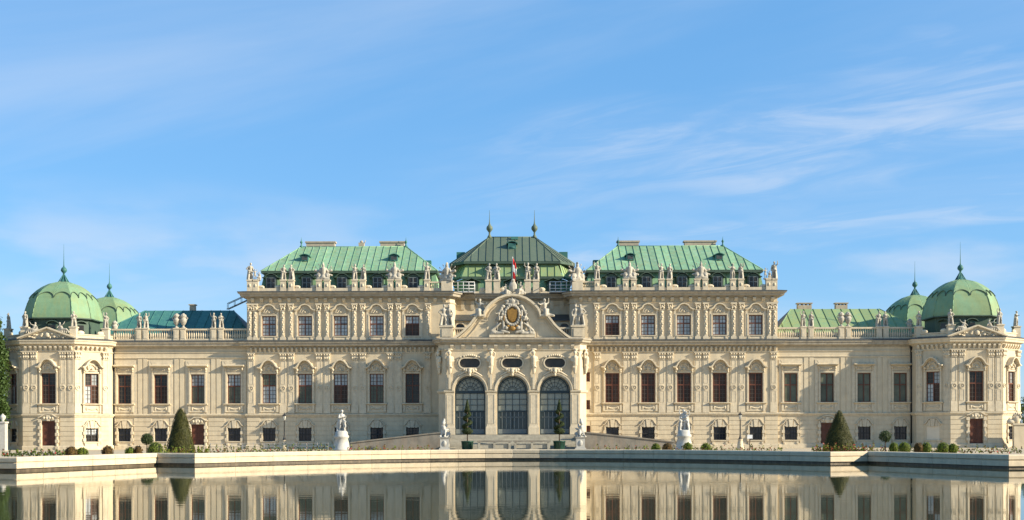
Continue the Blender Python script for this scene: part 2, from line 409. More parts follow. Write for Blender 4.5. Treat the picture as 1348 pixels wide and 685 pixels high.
class Face:
    """a wall plane: origin (x, y), turned by rz; local x runs along it, -y stands out of it"""
    def __init__(s, x, y, rz=0.0): s.x = x; s.y = y; s.rz = rz
    def pt(s, u, z=0.0, out=0.0):
        c, si = math.cos(s.rz), math.sin(s.rz); return (s.x + u*c + out*si, s.y + u*si - out*c, z)
def wall(face, u0, u1, z0, z1, ops, depth=.34, name='wall', mat='plaster', xs_extra=()):
    """wall with rectangular openings [(centre, bottom, width, height)] and reveals"""
    m = MB(); xs = {u0, u1}; zs = {z0, z1}
    for c, b, w_, h in ops: xs |= {c-w_/2, c+w_/2}; zs |= {b, b+h}
    xs = sorted(xs); zs = sorted(zs)
    for i in range(len(xs)-1):
        for j in range(len(zs)-1):
            cx = (xs[i]+xs[i+1])/2; cz = (zs[j]+zs[j+1])/2
            if any(abs(cx-c) < w_/2 and b < cz < b+h for c, b, w_, h in ops): continue
            m.quad((xs[i],0,zs[j]), (xs[i+1],0,zs[j]), (xs[i+1],0,zs[j+1]), (xs[i],0,zs[j+1]))
    for c, b, w_, h in ops:
        x0, x1, t = c-w_/2, c+w_/2, b+h
        m.quad((x0,0,b),(x0,depth,b),(x0,depth,t),(x0,0,t)); m.quad((x1,0,b),(x1,0,t),(x1,depth,t),(x1,depth,b))
        m.quad((x0,0,t),(x0,depth,t),(x1,depth,t),(x1,0,t)); m.quad((x0,0,b),(x1,0,b),(x1,depth,b),(x0,depth,b))
    me = m.mesh(name, mat, recalc=False)
    return place(name, me, palace, (face.x, face.y, 0), face.rz)
def courses(face, u0, u1, z0, z1, blocks, pitch=.62, gap=.06, proud=.05):
    """horizontal stone courses between the openings blocks [(centre, width, bottom, top)]"""
    m = MB(); z = z0
    while z < z1 - .1:
        zt = min(z + pitch - gap, z1); segs = [(u0, u1)]
        for c, w_, b, t in blocks:
            if b < zt and t > z:
                ns = []
                for a, e in segs:
                    if c+w_/2 <= a or c-w_/2 >= e: ns.append((a, e)); continue
                    if c-w_/2 > a: ns.append((a, c-w_/2))
                    if c+w_/2 < e: ns.append((c+w_/2, e))
                segs = ns
        for a, e in segs:
            if e-a > .05: m.box(a, e, -proud, .02, z, zt)
        z += pitch
    tag(part(m, 'stone_courses', 'plaster', (face.x, face.y, 0), face.rz), kind='stuff')

def relief(m, cx, cz, w_, h, depth, n, rng, y=0.0, size=1.0):
    for _ in range(n):
        a = rng.uniform(-1, 1); b = rng.uniform(-1, 1)
        m.ell((cx+a*w_/2, y-depth*.3, cz+b*h/2), (rng.uniform(.06,.16)*size, depth*rng.uniform(.5,1), rng.uniform(.05,.14)*size), 7, 4)

# ---- windows: local origin at the middle of the sill, wall plane y = 0
def win_frame(w_, h, tr, mat='wood_red'):
    m = MB(); f = .105
    m.box(-w_/2, -w_/2+f, .13, .27, 0, h); m.box(w_/2-f, w_/2, .13, .27, 0, h)
    m.box(-w_/2+f, w_/2-f, .13, .27, 0, f); m.box(-w_/2+f, w_/2-f, .13, .27, h-f, h)
    m.box(-.06, .06, .12, .26, f, h-f)
    z = h*tr; m.box(-w_/2+f, -.06, .125, .265, z-.08, z+.08); m.box(.06, w_/2-f, .125, .265, z-.08, z+.08)
    return m.mesh('window', mat)
def win_bars(w_, h, tr, rows_lo, rows_hi, mat):
    m = MB(); f = .085; z = h*tr
    for sx in (-1, 1):
        xa, xb = sorted((sx*.06, sx*(w_/2-f))); xm = (xa+xb)/2
        for za, zb, r in ((f, z-.08, rows_lo), (z+.08, h-f, rows_hi)):
            m.box(xm-.028, xm+.028, .17, .225, za, zb)
            for k in range(1, r):
                zz = za+(zb-za)*k/r; m.box(xa, xm-.02, .172, .223, zz-.026, zz+.026); m.box(xm+.02, xb, .172, .223, zz-.026, zz+.026)
    return m.mesh('glazing_bars', mat)
def pane_mesh(xa, xb, za, zb, mat):
    m = MB(); m.box(xa, xb, .215, .245, za, zb); return m.mesh('pane', mat)
def four_panes(wo, w_, h, tr, mats):
    f = .085; z = h*tr; k = 0
    for sx in (-1, 1):
        xa, xb = sorted((sx*.05, sx*(w_/2-f+.01)))
        for za, zb in ((f-.01, z-.07), (z+.07, h-f+.01)):
            mt = mats[k % len(mats)]; k += 1
            place('pane', cached(('pane', w_, h, sx, za, mt), lambda: pane_mesh(xa, xb, za, zb, mt)), wo)

def pn_hood():
    m = MB(); h = 3.95; rng = random.Random(3)
    path = mirror([(-1.46, h+.70), (-1.12, h+.74), (-.90, h+.94), (-.70, h+1.28), (-.46, h+1.54), (-.22, h+1.68), (0, h+1.72)])
    m.ribbon(path, .15, 0, .78); m.ribbon([(x*.97, z-.10) for x, z in path], .10, 0, .40)
    m.plate([(-.8, h+.25)] + [(x*.9, z-.1) for x, z in path[1:-1]] + [(.8, h+.25)], 0, .16)
    for s in (-1, 1):
        m.ell((s*1.02, -.22, h+.48), (.20, .26, .24), 8, 6); m.ell((s*1.08, -.18, h+.16), (.12, .18, .18), 7, 5); m.ell((s*.55, -.25, h+.75), (.16, .14, .30), 7, 5)
    for k in range(7):
        a = R(20+140*k/6); m.ell((.36*math.cos(a), -.22, h+.78+.36*math.sin(a)), (.11, .10, .16), 6, 4)
    m.ell((0, -.26, h+.55), (.20, .16, .17), 8, 5); m.ell((0, -.24, h+.32), (.5, .10, .08), 8, 4)
    return m.mesh('hood', 'trim')
def wing_hood():
    m = MB(); h = 3.9
    m.sweep([(0, h+.95), (.36, h+.98), (.5, h+1.06), (.66, h+1.10), (.66, h+1.18), (.10, h+1.30), (0, h+1.30)], [(-1.36, 0), (1.36, 0)])
    m.plate([(-1.1, h+1.30), (-1.32, h+1.72), (1.32, h+1.72), (1.1, h+1.30)], 0, .09)
    m.box(-1.0, 1.0, -.1, 0, h+.3, h+.95)
    for s in (-1, 1): m.ell((s*1.08, -.15, h+.72), (.14, .2, .26), 8, 5); m.ell((s*1.08, -.10, h+.38), (.10, .14, .14), 7, 4)
    for k in range(7): x = -.75+.25*k; m.ell((x, -.13, h+.68-.16*math.cos(x*2)), (.15, .09, .12), 7, 4)
    return m.mesh('hood', 'trim')
def upper_hood():
    m = MB(); h = 2.65
    path = mirror([(-1.38, h+.72), (-1.12, h+.74), (-.93, h+.86)] + arc(0, h+.62, .82, 155, 92, 6, .86) + [(0, h+1.49)])
    m.ribbon(path, .13, 0, .42); m.ribbon([(x*.96, z-.09) for x, z in path], .09, 0, .27)
    m.plate([(-.72, h+.28)] + arc(0, h+.62, .72, 170, 10, 10, .72) + [(.72, h+.28)], 0, .10)
    m.ribbon(arc(0, h+.42, .62, 180, 0, 12, .62), .07, .10, .18)
    for k in range(5): a = R(25+130*k/4); m.ell((.34*math.cos(a), -.14, h+.48+.32*math.sin(a)), (.10, .08, .13), 6, 4)
    m.ell((0, -.15, h+.52), (.16, .1, .13), 7, 4); m.ell((-.42, -.12, h+.42), (.14, .07, .08), 7, 4); m.ell((.42, -.12, h+.42), (.14, .07, .08), 7, 4)
    for s in (-1, 1): m.box(s*1.2-.14, s*1.2+.14, -.12, 0, -.45, h+.70)
    return m.mesh('hood', 'trim')
def ground_hood():
    m = MB(); h = 1.75
    path = mirror([(-1.22, h+.30), (-1.0, h+.34), (-.80, h+.56), (-.62, h+.86), (-.40, h+1.02), (-.2, h+1.0), (0, h+1.04)])
    m.ribbon(path, .10, 0, .22)
    m.plate([(-.83, h+.02)] + [(x*.93, z-.08) for x, z in path[1:-1]] + [(.83, h+.02)], 0, .10)
    m.plate([(-.20, h), (.20, h), (.30, h+.98), (-.30, h+.98)], .1, .22)
    m.plate([(-.62, h), (-.30, h), (-.42, h+.86), (-.60, h+.80)], .1, .16); m.plate([(.30, h), (.62, h), (.60, h+.80), (.42, h+.86)], .1, .16)
    return m.mesh('hood', 'trim')
def door_hood(h):
    m = MB(); path = mirror([(-1.30, h+.42), (-1.02, h+.46), (-.80, h+.60), (-.45, h+.84), (0, h+.88)])
    m.ribbon(path, .12, 0, .32); m.plate([(-1.0, h+.05)] + [(x*.92, z-.06) for x, z in path[1:-1]] + [(1.0, h+.05)], 0, .14)
    for x in (-.55, -.2, .2, .55): m.ell((x, -.2, h+.38), (.18, .12, .2), 7, 5)
    m.plate([(-.16, h), (.16, h), (.24, h+.78), (-.24, h+.78)], .14, .26)
    return m.mesh('hood', 'trim')
def surround(w_, h, t, d, ear=0.0, blocky=False, sill=True):
    m = MB()
    for s in (-1, 1):
        x0, x1 = sorted((s*w_/2, s*(w_/2+t))); m.box(x0, x1, -d, .02, 0, h+t)
        x0, x1 = sorted((s*(w_/2+t*.35), s*(w_/2+t))); m.box(x0, x1, -d-.05, -d, 0, h+t)
        if ear: x0, x1 = sorted((s*(w_/2+t), s*(w_/2+t+ear))); m.box(x0, x1, -d*.9, .02, h-.35, h+t-.02)
        if blocky:
            k = 0; z = .05
            while z < h: 
                if k % 2 == 0: x0, x1 = sorted((s*(w_/2-.02), s*(w_/2+t+.16))); m.box(x0, x1, -d-.10, .02, z, z+.40)
                z += .44; k += 1
    m.box(-w_/2, w_/2, -d, .02, h, h+t)
    m.box(-w_/2, w_/2, -d-.05, -d, h+t*.35, h+t)
    return m.mesh('surround', 'trim')
def sill_mesh(w_, out_, apron_h, orn, seed=1):
    m = MB(); m.sweep([(0, -.20), (out_*.6, -.20), (out_, -.10), (out_, 0.0), (0, .015)], [(-w_/2, 0), (w_/2, 0)])
    if apron_h:
        m.box(-w_/2+.22, w_/2-.22, -.10, 0, -.2-apron_h, -.2)
        for s in (-1, 1): m.box(s*(w_/2-.28)-.13, s*(w_/2-.28)+.13, -.20, -.1, -.2-apron_h, -.2)
        if orn:
            rng = random.Random(seed)
            for k in range(9): x = -.62+.155*k; m.ell((x, -.12, -.2-apron_h*.45-.14*math.cos(x*3)), (.13, .08, .11), 7, 4)
            for s in (-1, 1): m.ell((s*.72, -.13, -.2-apron_h*.5), (.12, .09, .26), 7, 4)
    return m.mesh('sill', 'trim')
def window(face, u, z, kind, glass, label=None):
    W = dict(pn=(1.82, 3.92, .60), wing=(1.75, 3.88, .60), upper=(1.82, 2.65, .60), ground=(1.68, 1.76, .5), slit=(.5, 1.25, .5))
    w_, h, tr = W[kind]
    fr = cached(('frame', kind), lambda: win_frame(w_, h, tr, 'iron' if kind == 'ground' else 'wood_red'))
    wo = place('window', fr, palace, face.pt(u, z), face.rz)
    four_panes(wo, w_, h, tr, glass)
    if kind == 'slit': return wo
    rows = dict(pn=(4, 3), wing=(4, 3), upper=(3, 2), ground=(2, 2))[kind]
    if not (kind == 'wing' and glass == ['glass_green']): place('glazing_bars', cached(('bars', kind), lambda: win_bars(w_, h, tr, *rows, 'iron' if kind == 'ground' else 'bar_dark')), wo)
    if kind == 'pn':
        place('surround', cached('s_pn', lambda: surround(w_, h, .24, .12)), wo)
        place('hood', cached('h_pn', pn_hood), wo); place('sill', cached('sl_pn', lambda: sill_mesh(2.75, .42, .95, True)), wo)
    elif kind == 'wing':
        place('surround', cached('s_w', lambda: surround(w_, h, .26, .14)), wo)
        place('hood', cached('h_w', wing_hood), wo); place('sill', cached('sl_w', lambda: sill_mesh(2.7, .38, .95, True)), wo)
    elif kind == 'upper':
        place('surround', cached('s_u', lambda: surround(w_, h, .20, .12)), wo)
        place('hood', cached('h_u', upper_hood), wo); place('sill', cached('sl_u', lambda: sill_mesh(2.3, .2, .28, False)), wo)
    elif kind == 'ground':
        place('surround', cached('s_g', lambda: surround(w_, h, .20, .10, blocky=True)), wo)
        place('hood', cached('h_g', ground_hood), wo); place('sill', cached('sl_g', lambda: sill_mesh(2.3, .2, .30, False)), wo)
    return wo
def door(face, u, z, w_, h):
    def leaf():
        m = MB(); m.box(-w_/2, w_/2, .20, .28, 0, h)
        for s in (-1, 1):
            for za, zb in ((.25, h*.32), (h*.36, h*.68), (h*.72, h-.22)):
                m.ribbon([(s*w_/4-w_/6, za), (s*w_/4+w_/6, za), (s*w_/4+w_/6, zb), (s*w_/4-w_/6, zb)], .06, -.20, -.16, closed=True)
        m.box(-.04, .04, .15, .2, 0, h); m.box(-w_/2, w_/2, .16, .2, h*.69, h*.71)
        return m.mesh('door', 'door_red')
    d = place('door', cached(('door', w_, h), leaf), palace, face.pt(u, z), face.rz)
    place('surround', cached(('ds', w_, h), lambda: surround(w_, h, .26, .14, blocky=True)), d)
    place('hood', cached(('dh', h), lambda: door_hood(h)), d)
    kn = MB(); kn.ell((.12, .12, 1.05), (.05, .05, .05)); kn.tube((.12, .12, 1.05), (.12, .2, 1.05), .02)
    place('handle', cached('knob', lambda: kn.mesh('handle', 'iron')), d)
    return d

# ---- pilasters
def capital(m, w_, z0, z1, d):
    m.box(-w_/2-.02, w_/2+.02, -d-.05, 0, z0, z0+.07)
    m.taper((0, -d/2-.02), z0+.07, z1-.12, w_, w_*1.1, d+.04, d+.14)
    for s in (-1, 0, 1):
        m.ell((s*w_*.38, -d-.08, z0+.28), (w_*.20, .09, .17), 7, 4); m.ell((s*w_*.46, -d-.12, z1-.26), (w_*.19, .12, .12), 7, 4)
    m.box(-w_/2-.14, w_/2+.14, -d-.2, 0, z1-.12, z1)
def pn_pilaster():
    m = MB(); w_ = .84; m.box(-w_/2-.03, w_/2+.03, -.17, 0, 4.85, 5.75); m.box(-w_/2-.015, w_/2+.015, -.14, 0, 5.75, 6.0)
    m.box(-w_/2, w_/2, -.11, 0, 6.0, 12.0)
    m.ribbon([(-.27, 6.25), (.27, 6.25), (.27, 7.7), (-.27, 7.7)], .035, .11, .135, closed=True)
    m.ribbon([(-.27, 8.75), (.27, 8.75), (.27, 11.8), (-.27, 11.8)], .035, .11, .135, closed=True)
    m.ribbon([(a, b) for a, b in arc(0, 8.2, .25, 0, 330, 11)][::-1], .08, .11, .20, closed=True); m.ell((0, -.15, 8.2), (.09, .07, .09), 7, 4)
    me = m.mesh('pilaster', 'trim'); c = MB(); capital(c, w_*.86, 11.9, 12.9, .15)
    return me, c.mesh('capital', 'trim')
def upper_pilaster():
    m = MB(); m.box(-.36, .36, -.24, 0, 14.62, 15.0); m.box(-.36, .36, -.07, 0, 15.0, 19.45)
    m.taper((0, -.15), 15.0, 18.4, .36, .56, .16, .18)
    for k in range(9):
        z = 15.4+.31*k; m.ell((.07*math.sin(k*2.1), -.26, z), (.13-.004*(8-k), .07, .17), 7, 4)
    m.ell((0, -.27, 18.2), (.2, .1, .22), 7, 4)
    me = m.mesh('pilaster', 'trim'); c = MB()
    c.box(-.34, .34, -.30, 0, 18.45, 18.55)
    for s in (-1, 1): c.ell((s*.2, -.28, 18.78), (.14, .13, .22), 7, 5); c.ell((s*.26, -.27, 19.10), (.12, .14, .13), 7, 4)
    c.ell((0, -.28, 18.95), (.12, .12, .22), 7, 4); c.box(-.40, .40, -.36, 0, 19.25, 19.45)
    return me, c.mesh('capital', 'trim')
def pilaster(face, u, kind):
    me, ce = cached(kind, pn_pilaster if kind == 'pn' else upper_pilaster)
    p = place('pilaster', me, palace, face.pt(u), face.rz); place('capital', ce, p); return p

def consoles(face, u0, u1, pitch, z0, z1, out_, w_, mat='trim', scroll=True):
    m = MB(); k = max(1, round((u1-u0)/pitch))
    for i in range(k):
        u = u0+(u1-u0)*(i+.5)/k
        m.add([(u-w_/2,0,z0),(u+w_/2,0,z0),(u+w_/2,0,z1),(u-w_/2,0,z1),(u-w_/2,-out_*.35,z0),(u+w_/2,-out_*.35,z0),(u+w_/2,-out_,z1-(z1-z0)*.35),(u-w_/2,-out_,z1-(z1-z0)*.35),(u+w_/2,-out_,z1),(u-w_/2,-out_,z1)],
              [(4,5,6,7),(7,6,8,9),(0,4,7,9,3),(1,2,8,6,5),(3,9,8,2),(0,1,5,4)])
    tag(part(m, 'consoles', mat, (face.x, face.y, 0), face.rz), kind='stuff')

CORN_LOW = [(0, 13.55), (.16, 13.58), (.20, 13.70), (.50, 13.78), (.72, 13.86), (.78, 14.12), (.90, 14.20), (.95, 14.40), (.20, 14.60), (0, 14.60)]
CORN_UP = [(0, 20.12), (.2, 20.16), (.25, 20.28), (.72, 20.36), (.80, 20.62), (.98, 20.72), (1.05, 20.92), (.25, 21.05), (0, 21.05)]
STRING = [(0, 4.38), (.10, 4.40), (.14, 4.52), (.24, 4.60), (.28, 4.76), (.06, 4.84), (0, 4.84)]
ARCHI = [(0, 12.88), (.10, 12.90), (.12, 13.02), (0, 13.04)]
PLINTH = [(0, GZ), (.14, GZ), (.14, .62), (.08, .70), (0, .70)]
FL_LOW = [(.93, 14.38), (.98, 14.38), (.98, 14.46), (.15, 14.66), (.15, 14.60)]
FL_UP = [(1.03, 20.90), (1.08, 20.90), (1.08, 20.99), (.3, 21.12), (.3, 21.04)]
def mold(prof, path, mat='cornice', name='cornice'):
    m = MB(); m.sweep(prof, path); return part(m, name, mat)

TALL = [13.12, 17.82, 22.53, 27.22, 31.95]
WING = [36.62, 41.42, 46.28, 51.05]
EDGE = 34.85; PX0 = 9.4; IN = 7.6; FY = -.35
for s in (-1, 1):
    F = Face(0, FY); G = Face(0, 0)
    T = sorted(s*u for u in TALL); W = sorted(s*u for u in WING)
    a, b = sorted((s*PX0, s*EDGE))
    # ground floor and main floor of the tall block
    gz = 1.18; gops = [(u, gz, 1.68, 1.76) for u in T]; pops = [(u, 6.2, 1.82, 3.92) for u in T]
    slits = [(9.95, 1.9), (9.95, 5.3), (9.95, 9.0)] if s > 0 else []
    wall(F, a, b, GZ-.1, 13.6, gops + pops + [(u, z, .5, 1.25) for u, z in slits])
    courses(F, a+.0, b-.0, .72, 4.35, [(u, 2.45, .6, 4.1) for u in T] + [(u, .8, z-.1, z+1.4) for u, z in slits])
    for u, z in slits: window(F, u, z, 'slit', ['glass_brown'])
    for i, u in enumerate(T):
        window(F, u, gz, 'ground', ['glass_navy'])
        left_mats = [['glass_curtain', 'glass_green'], ['glass_green', 'glass_curtain', 'glass_green', 'glass_curtain'], ['glass_brown', 'glass_curtain'], ['glass_green', 'glass_curtain'], ['glass_dark']]
        window(F, u, 6.2, 'pn', (left_mats[i] if s < 0 else ['glass_brown']))
    mids = [(TALL[k]+TALL[k+1])/2 for k in range(4)]
    pil = [q+d for q in mids for d in (-.53, .53)]
    for u in pil + [11.15, 34.3]: pilaster(F, s*u, 'pn')
    for q in mids:
        m = MB(); m.box(-.98, .98, -.06, .01, 4.84, 12.9); part(m, 'pilaster_backing', 'plaster', F.pt(s*q))
    # upper floor
    a2, b2 = sorted((s*(IN+.6), s*EDGE))
    wall(F, a2, b2, 14.5, 20.3, [(u, 15.15, 1.82, 2.65) for u in T])
    for i, u in enumerate(T):
        window(F, u, 15.15, 'upper', ['glass_curtain'] if (s > 0 and i > 0) or (s < 0 and i < 4) else ['glass_brown', 'glass_curtain'])
    for u in pil + [11.05, 33.75, 34.42]: pilaster(F, s*u, 'upper')
    m = MB(); c0, c1 = sorted((s*EDGE, s*EDGE)); 
    x = s*EDGE
    m.add([(x, FY, 0), (x, 15, 0), (x, 15, 20.9), (x, FY, 20.9)], [(0,1,2,3)]); part(m, 'wall', 'plaster')      # end wall of the block
    m = MB(); xi = s*IN; xj = s*(IN+.6)
    m.add([(xj, FY, 14.3), (xi, .75, 14.3), (xi, 3.0, 14.3), (xj, FY, 20.5), (xi, .75, 20.5), (xi, 3.0, 20.5)], [(0,1,4,3), (1,2,5,4)]); part(m, 'wall', 'plaster')
    m = MB(); m.add([(s*EDGE, 15, 0), (0, 15, 0), (0, 15, 21), (s*EDGE, 15, 21)], [(0,1,2,3)]); part(m, 'wall', 'plaster')
    # mouldings of the tall block
    lo = [(-EDGE, .0), (-EDGE, FY), (-PX0, FY)]; 
    def mir(p): return p if s < 0 else [(-x_, y_) for x_, y_ in p[::-1]]
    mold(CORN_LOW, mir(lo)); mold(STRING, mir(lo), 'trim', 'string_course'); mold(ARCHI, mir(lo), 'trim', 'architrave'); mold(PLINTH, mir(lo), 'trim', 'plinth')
    mold([(0, 14.55), (.14, 14.57), (.14, 14.80), (0, 14.85)], mir([(-EDGE, 3), (-EDGE, FY), (-IN-.6, FY)]), 'trim', 'plinth')
    consoles(F, a+.3, b-.1, .60, 13.02, 13.58, .42, .26)
    consoles(F, a2+.2, b2-.1, 1.18, 19.62, 20.14, .5, .42)
    up = [(-EDGE, 15), (-EDGE, FY), (-IN-.6, FY), (-IN, .75), (-IN, 3.0), (0.0, 3.0)]
    mold(CORN_UP, mir(up)); mold(FL_UP, mir(up), 'lead', 'flashing'); mold(FL_LOW, mir(lo), 'lead', 'flashing')
    mold([(0, 19.45), (.10, 19.47), (.14, 19.58), (0, 19.62)], mir(up), 'trim', 'architrave')
    # ---- wing
    a, b = sorted((s*EDGE, s*52.75)); doors = s*41.42
    gw = [u for u in W if abs(u-doors) > .1]
    wall(G, a, b, GZ-.1, 13.6, [(u, gz, 1.68, 1.76) for u in gw] + [(doors, .15, 1.75, 3.3)] + [(u, 6.2, 1.75, 3.88) for u in W])
    courses(G, a, b, .72, 4.35, [(u, 2.45, .6, 4.1) for u in gw] + [(doors, 2.8, 0, 4.35)])
    for i, u in enumerate(W):
        if u in gw: window(G, u, gz, 'ground', ['glass_navy'])
        window(G, u, 6.2, 'wing', (['glass_dark'], ['glass_brown', 'glass_dark'], ['glass_green', 'glass_curtain'], ['glass_green', 'glass_curtain'])[i] if s < 0 else ['glass_green'])
    door(G, doors, .15, 1.75, 3.3)
    for i, u in enumerate(W):                                  # raised field behind each wing window
        m = MB()
        for q in (-1, 1):
            x0, x1 = sorted((q*1.15, q*1.58)); m.box(x0, x1, -.07, .01, 4.84, 11.85)
        m.box(-1.58, 1.58, -.068, .01, 11.45, 11.9); part(m, 'window_field', 'trim', G.pt(u))
    for k in range(5):
        u = s*([35.2]+[(WING[q]+WING[q+1])/2 for q in range(3)]+[52.5])[k]
        if 0 < k < 4:
            m = MB()
            for q in (-1, 1): m.box(q*.36-.27, q*.36+.27, -.06, .01, 4.84, 12.2)
            part(m, 'wall_strip', 'plaster', G.pt(u))
    wp = mir([(-52.75, 0), (-EDGE, 0)])
    mold([(p[0]*.8, p[1]) for p in CORN_LOW], wp); mold([(p[0]*.8, p[1]) for p in FL_LOW], wp, 'lead', 'flashing'); mold(STRING, wp, 'trim', 'string_course'); mold(PLINTH, wp, 'trim', 'plinth')
    mold([(0, 12.2), (.1, 12.22), (.14, 12.34), (0, 12.4)], wp, 'trim', 'architrave')
    mold([(0, 12.95), (.09, 12.97), (.12, 13.08), (0, 13.12)], wp, 'trim', 'architrave')
    # flat wing roof deck behind the balustrade
    m = MB(); m.box(a, b, .0, 15, 14.3, 14.55); part(m, 'roof_deck', 'lead')
    # balustrade: plinth, rail, balusters, pedestals
    m = MB(); m.box(a+.02, b-.02, .02, .42, 14.6, 14.86); m.box(a+.02, b-.02, .0, .44, 15.98, 16.2); part(m, 'balustrade_rail', 'trim')
    peds = [s*q for q in (38.35, 39.35, 43.35, 44.25, 48.3, 49.2)]
    m = MB(); x = a+.3
    while x < b-.2:
        if all(abs(x-q) > .38 for q in peds):
            m.lathe([(.09,14.86),(.06,14.95),(.13,15.2),(.11,15.4),(.05,15.7),(.09,15.9),(.09,15.98)], (x, .22), 6)
        x += .30
    tag(part(m, 'balusters', 'trim'), kind='stuff')
    for q in peds:
        m = MB(); m.box(-.36, .36, -.06, .52, 14.58, 16.15); m.box(-.42, .42, -.12, .58, 16.15, 16.28); m.box(-.22, .22, -.09, -.06, 14.9, 15.95)
        part(m, 'pedestal', 'trim', (q, 0, 0))
    # downpipe where the wing meets the corner pavilion
    m = MB(); m.tube((s*52.45, -.16, .2), (s*52.45, -.16, 13.5), .10); m.taper((s*52.45, -.2), 13.2, 13.6, .22, .42); part(m, 'downpipe', 'iron')

# ---- corner pavilions
HX, WXD, WYD, PY, PCX = 3.3, 3.4, 3.0, -5.0, 59.25
for s in (-1, 1):
    cx = s*PCX; th = math.atan2(WYD, WXD); fl = math.hypot(WXD, WYD)
    front = Face(cx, PY)
    fin = Face(cx - s*(HX+WXD/2), PY+WYD/2, -(-s)*0 + (th if s < 0 else -th))          # facet towards the middle of the palace
    fout = Face(cx + s*(HX+WXD/2), PY+WYD/2, (-th if s < 0 else th))
    gz, wz = 1.18, 6.15
    wall(front, -HX, HX, GZ-.1, 13.6, [(0, .15, 1.8, 3.75), (0, wz, 1.82, 3.92)])
    courses(front, -HX, HX, .72, 4.35, [(0, 2.9, 0, 4.4)])
    door(front, 0, .15, 1.8, 3.75)
    def pwin(face, kind, z, glass): return window(face, 0, z, kind, glass)
    pw = pwin(front, 'pn', wz, ['glass_brown', 'glass_dark'])
    for fc, inner in ((fin, True), (fout, False)):
        blank = inner and s > 0
        wall(fc, -fl/2, fl/2, GZ-.1, 13.6, ([] if blank else [(0, gz, 1.68, 1.76)]) + [(0, wz, 1.82, 3.92)])
        courses(fc, -fl/2, fl/2, .72, 4.35, [(0, 2.45, .6, 4.1)])
        if blank:
            m = MB(); m.box(-.84, .84, -.03, .01, gz, gz+1.76); o = part(m, 'blind_window', 'blind_plaster', fc.pt(0), fc.rz)
            place('hood', cached('h_g', ground_hood), o, (0, 0, gz)); place('sill', cached('sl_g', lambda: None), o, (0, 0, gz))
        else: pwin(fc, 'ground', gz, ['glass_dark', 'glass_curtain'] if (inner and s < 0) else ['glass_navy'])
        pwin(fc, 'pn', wz, ['glass_curtain', 'glass_dark', 'glass_brown', 'glass_curtain'])
        for u in (-fl/2+.42, fl/2-.42): pilaster(fc, u, 'pn')
    for u in (-2.85, -1.85, 1.85, 2.85): pilaster(front, u, 'pn')
    ring = [(cx-HX-WXD, 3.4), (cx-HX-WXD, PY+WYD), (cx-HX, PY), (cx+HX, PY), (cx+HX+WXD, PY+WYD), (cx+HX+WXD, 3.4)]
    back = [(cx+HX+WXD, 3.4), (cx+HX, 6.4), (cx-HX, 6.4), (cx-HX-WXD, 3.4)]
    m = MB(); full = [ring[0], ring[1]]
    for p0, p1 in ((ring[0], ring[1]), (ring[4], ring[5]), (back[0], back[1]), (back[1], back[2]), (back[2], back[3])):
        m.quad((*p0, 0), (*p1, 0), (*p1, 14.5), (*p0, 14.5))
    part(m, 'wall', 'plaster')
    for prof, mt, nm in (([(q[0]*.75, q[1]) for q in CORN_LOW], 'trim', 'cornice'), (STRING, 'trim', 'string_course'), (ARCHI, 'trim', 'architrave'), (PLINTH, 'trim', 'plinth')):
        mold(prof, ring, mt, nm)
    mold([(q[0]*.75, q[1]) for q in FL_LOW], ring, 'lead', 'flashing')
    for fc, l in ((front, 2*HX), (fin, fl), (fout, fl)): consoles(fc, -l/2+.1, l/2-.1, .62, 13.02, 13.58, .4, .28)
    # roof deck and attic parapet with corner pedestals
    m = MB(); poly = ring + back[1:3]; z = 14.5
    m.add([(x, y, z) for x, y in poly], [tuple(range(len(poly)))]); part(m, 'roof_deck', 'lead')
    m = MB(); m.sweep([(-.1, 14.58), (-.1, 15.0), (-.02, 15.05), (-.02, 15.18), (-.5, 15.18), (-.5, 14.58)], ring + back[1:3], closed=True); part(m, 'parapet', 'trim')
    m = MB()
    for k, (x, y) in enumerate(ring[1:5]):
        mx_ = cx + (x-cx)*.95; my = .7 + (y-.7)*.95
        m2 = MB(); m2.box(-.42, .42, -.42, .42, 14.6, 15.95); m2.box(-.5, .5, -.5, .5, 15.95, 16.1); part(m2, 'pedestal', 'trim', (mx_, my, 0))
    for fc, l in ((fin, fl), (fout, fl)):
        for q in (-1, 1): m2 = MB(); m2.ell((q*(l/2-.95),   .25, 15.35), (.5, .2, .3), 10, 6); part(m2, 'scroll', 'trim', fc.pt(0), fc.rz)
    # pediment
    pd = MB(); b = HX+.25; z0, z1 = 14.5, 15.85
    pd.plate([(-b, z0), (b, z0), (0, z1-.12)], 0, .35)
    for q in (-1, 1):
        pth = [(q*(b+.2), z0-.02), (0, z1)]
        if q > 0: pth = pth[::-1]
        pd.ribbon(pth, .18, -.1, .75); pd.ribbon([(x, z-.12) for x, z in pth], .12, -.1, .58)
    pdo = part(pd, 'pediment', 'trim', (cx, PY-.0, 0))
    rel = MB(); rng = random.Random(5)
    for _ in range(34):
        x = rng.uniform(-2.4, 2.4); h = (1-abs(x)/b)*.95; rel.ell((x, -.42, z0+.1+rng.uniform(.05, .9)*h), (rng.uniform(.1,.24), rng.uniform(.1,.24), rng.uniform(.07,.16)), 7, 4)
    rel.ell((0, -.45, z0+.5), (.34, .2, .36), 10, 6); part(rel, 'relief', 'trim', None, 0, pdo)
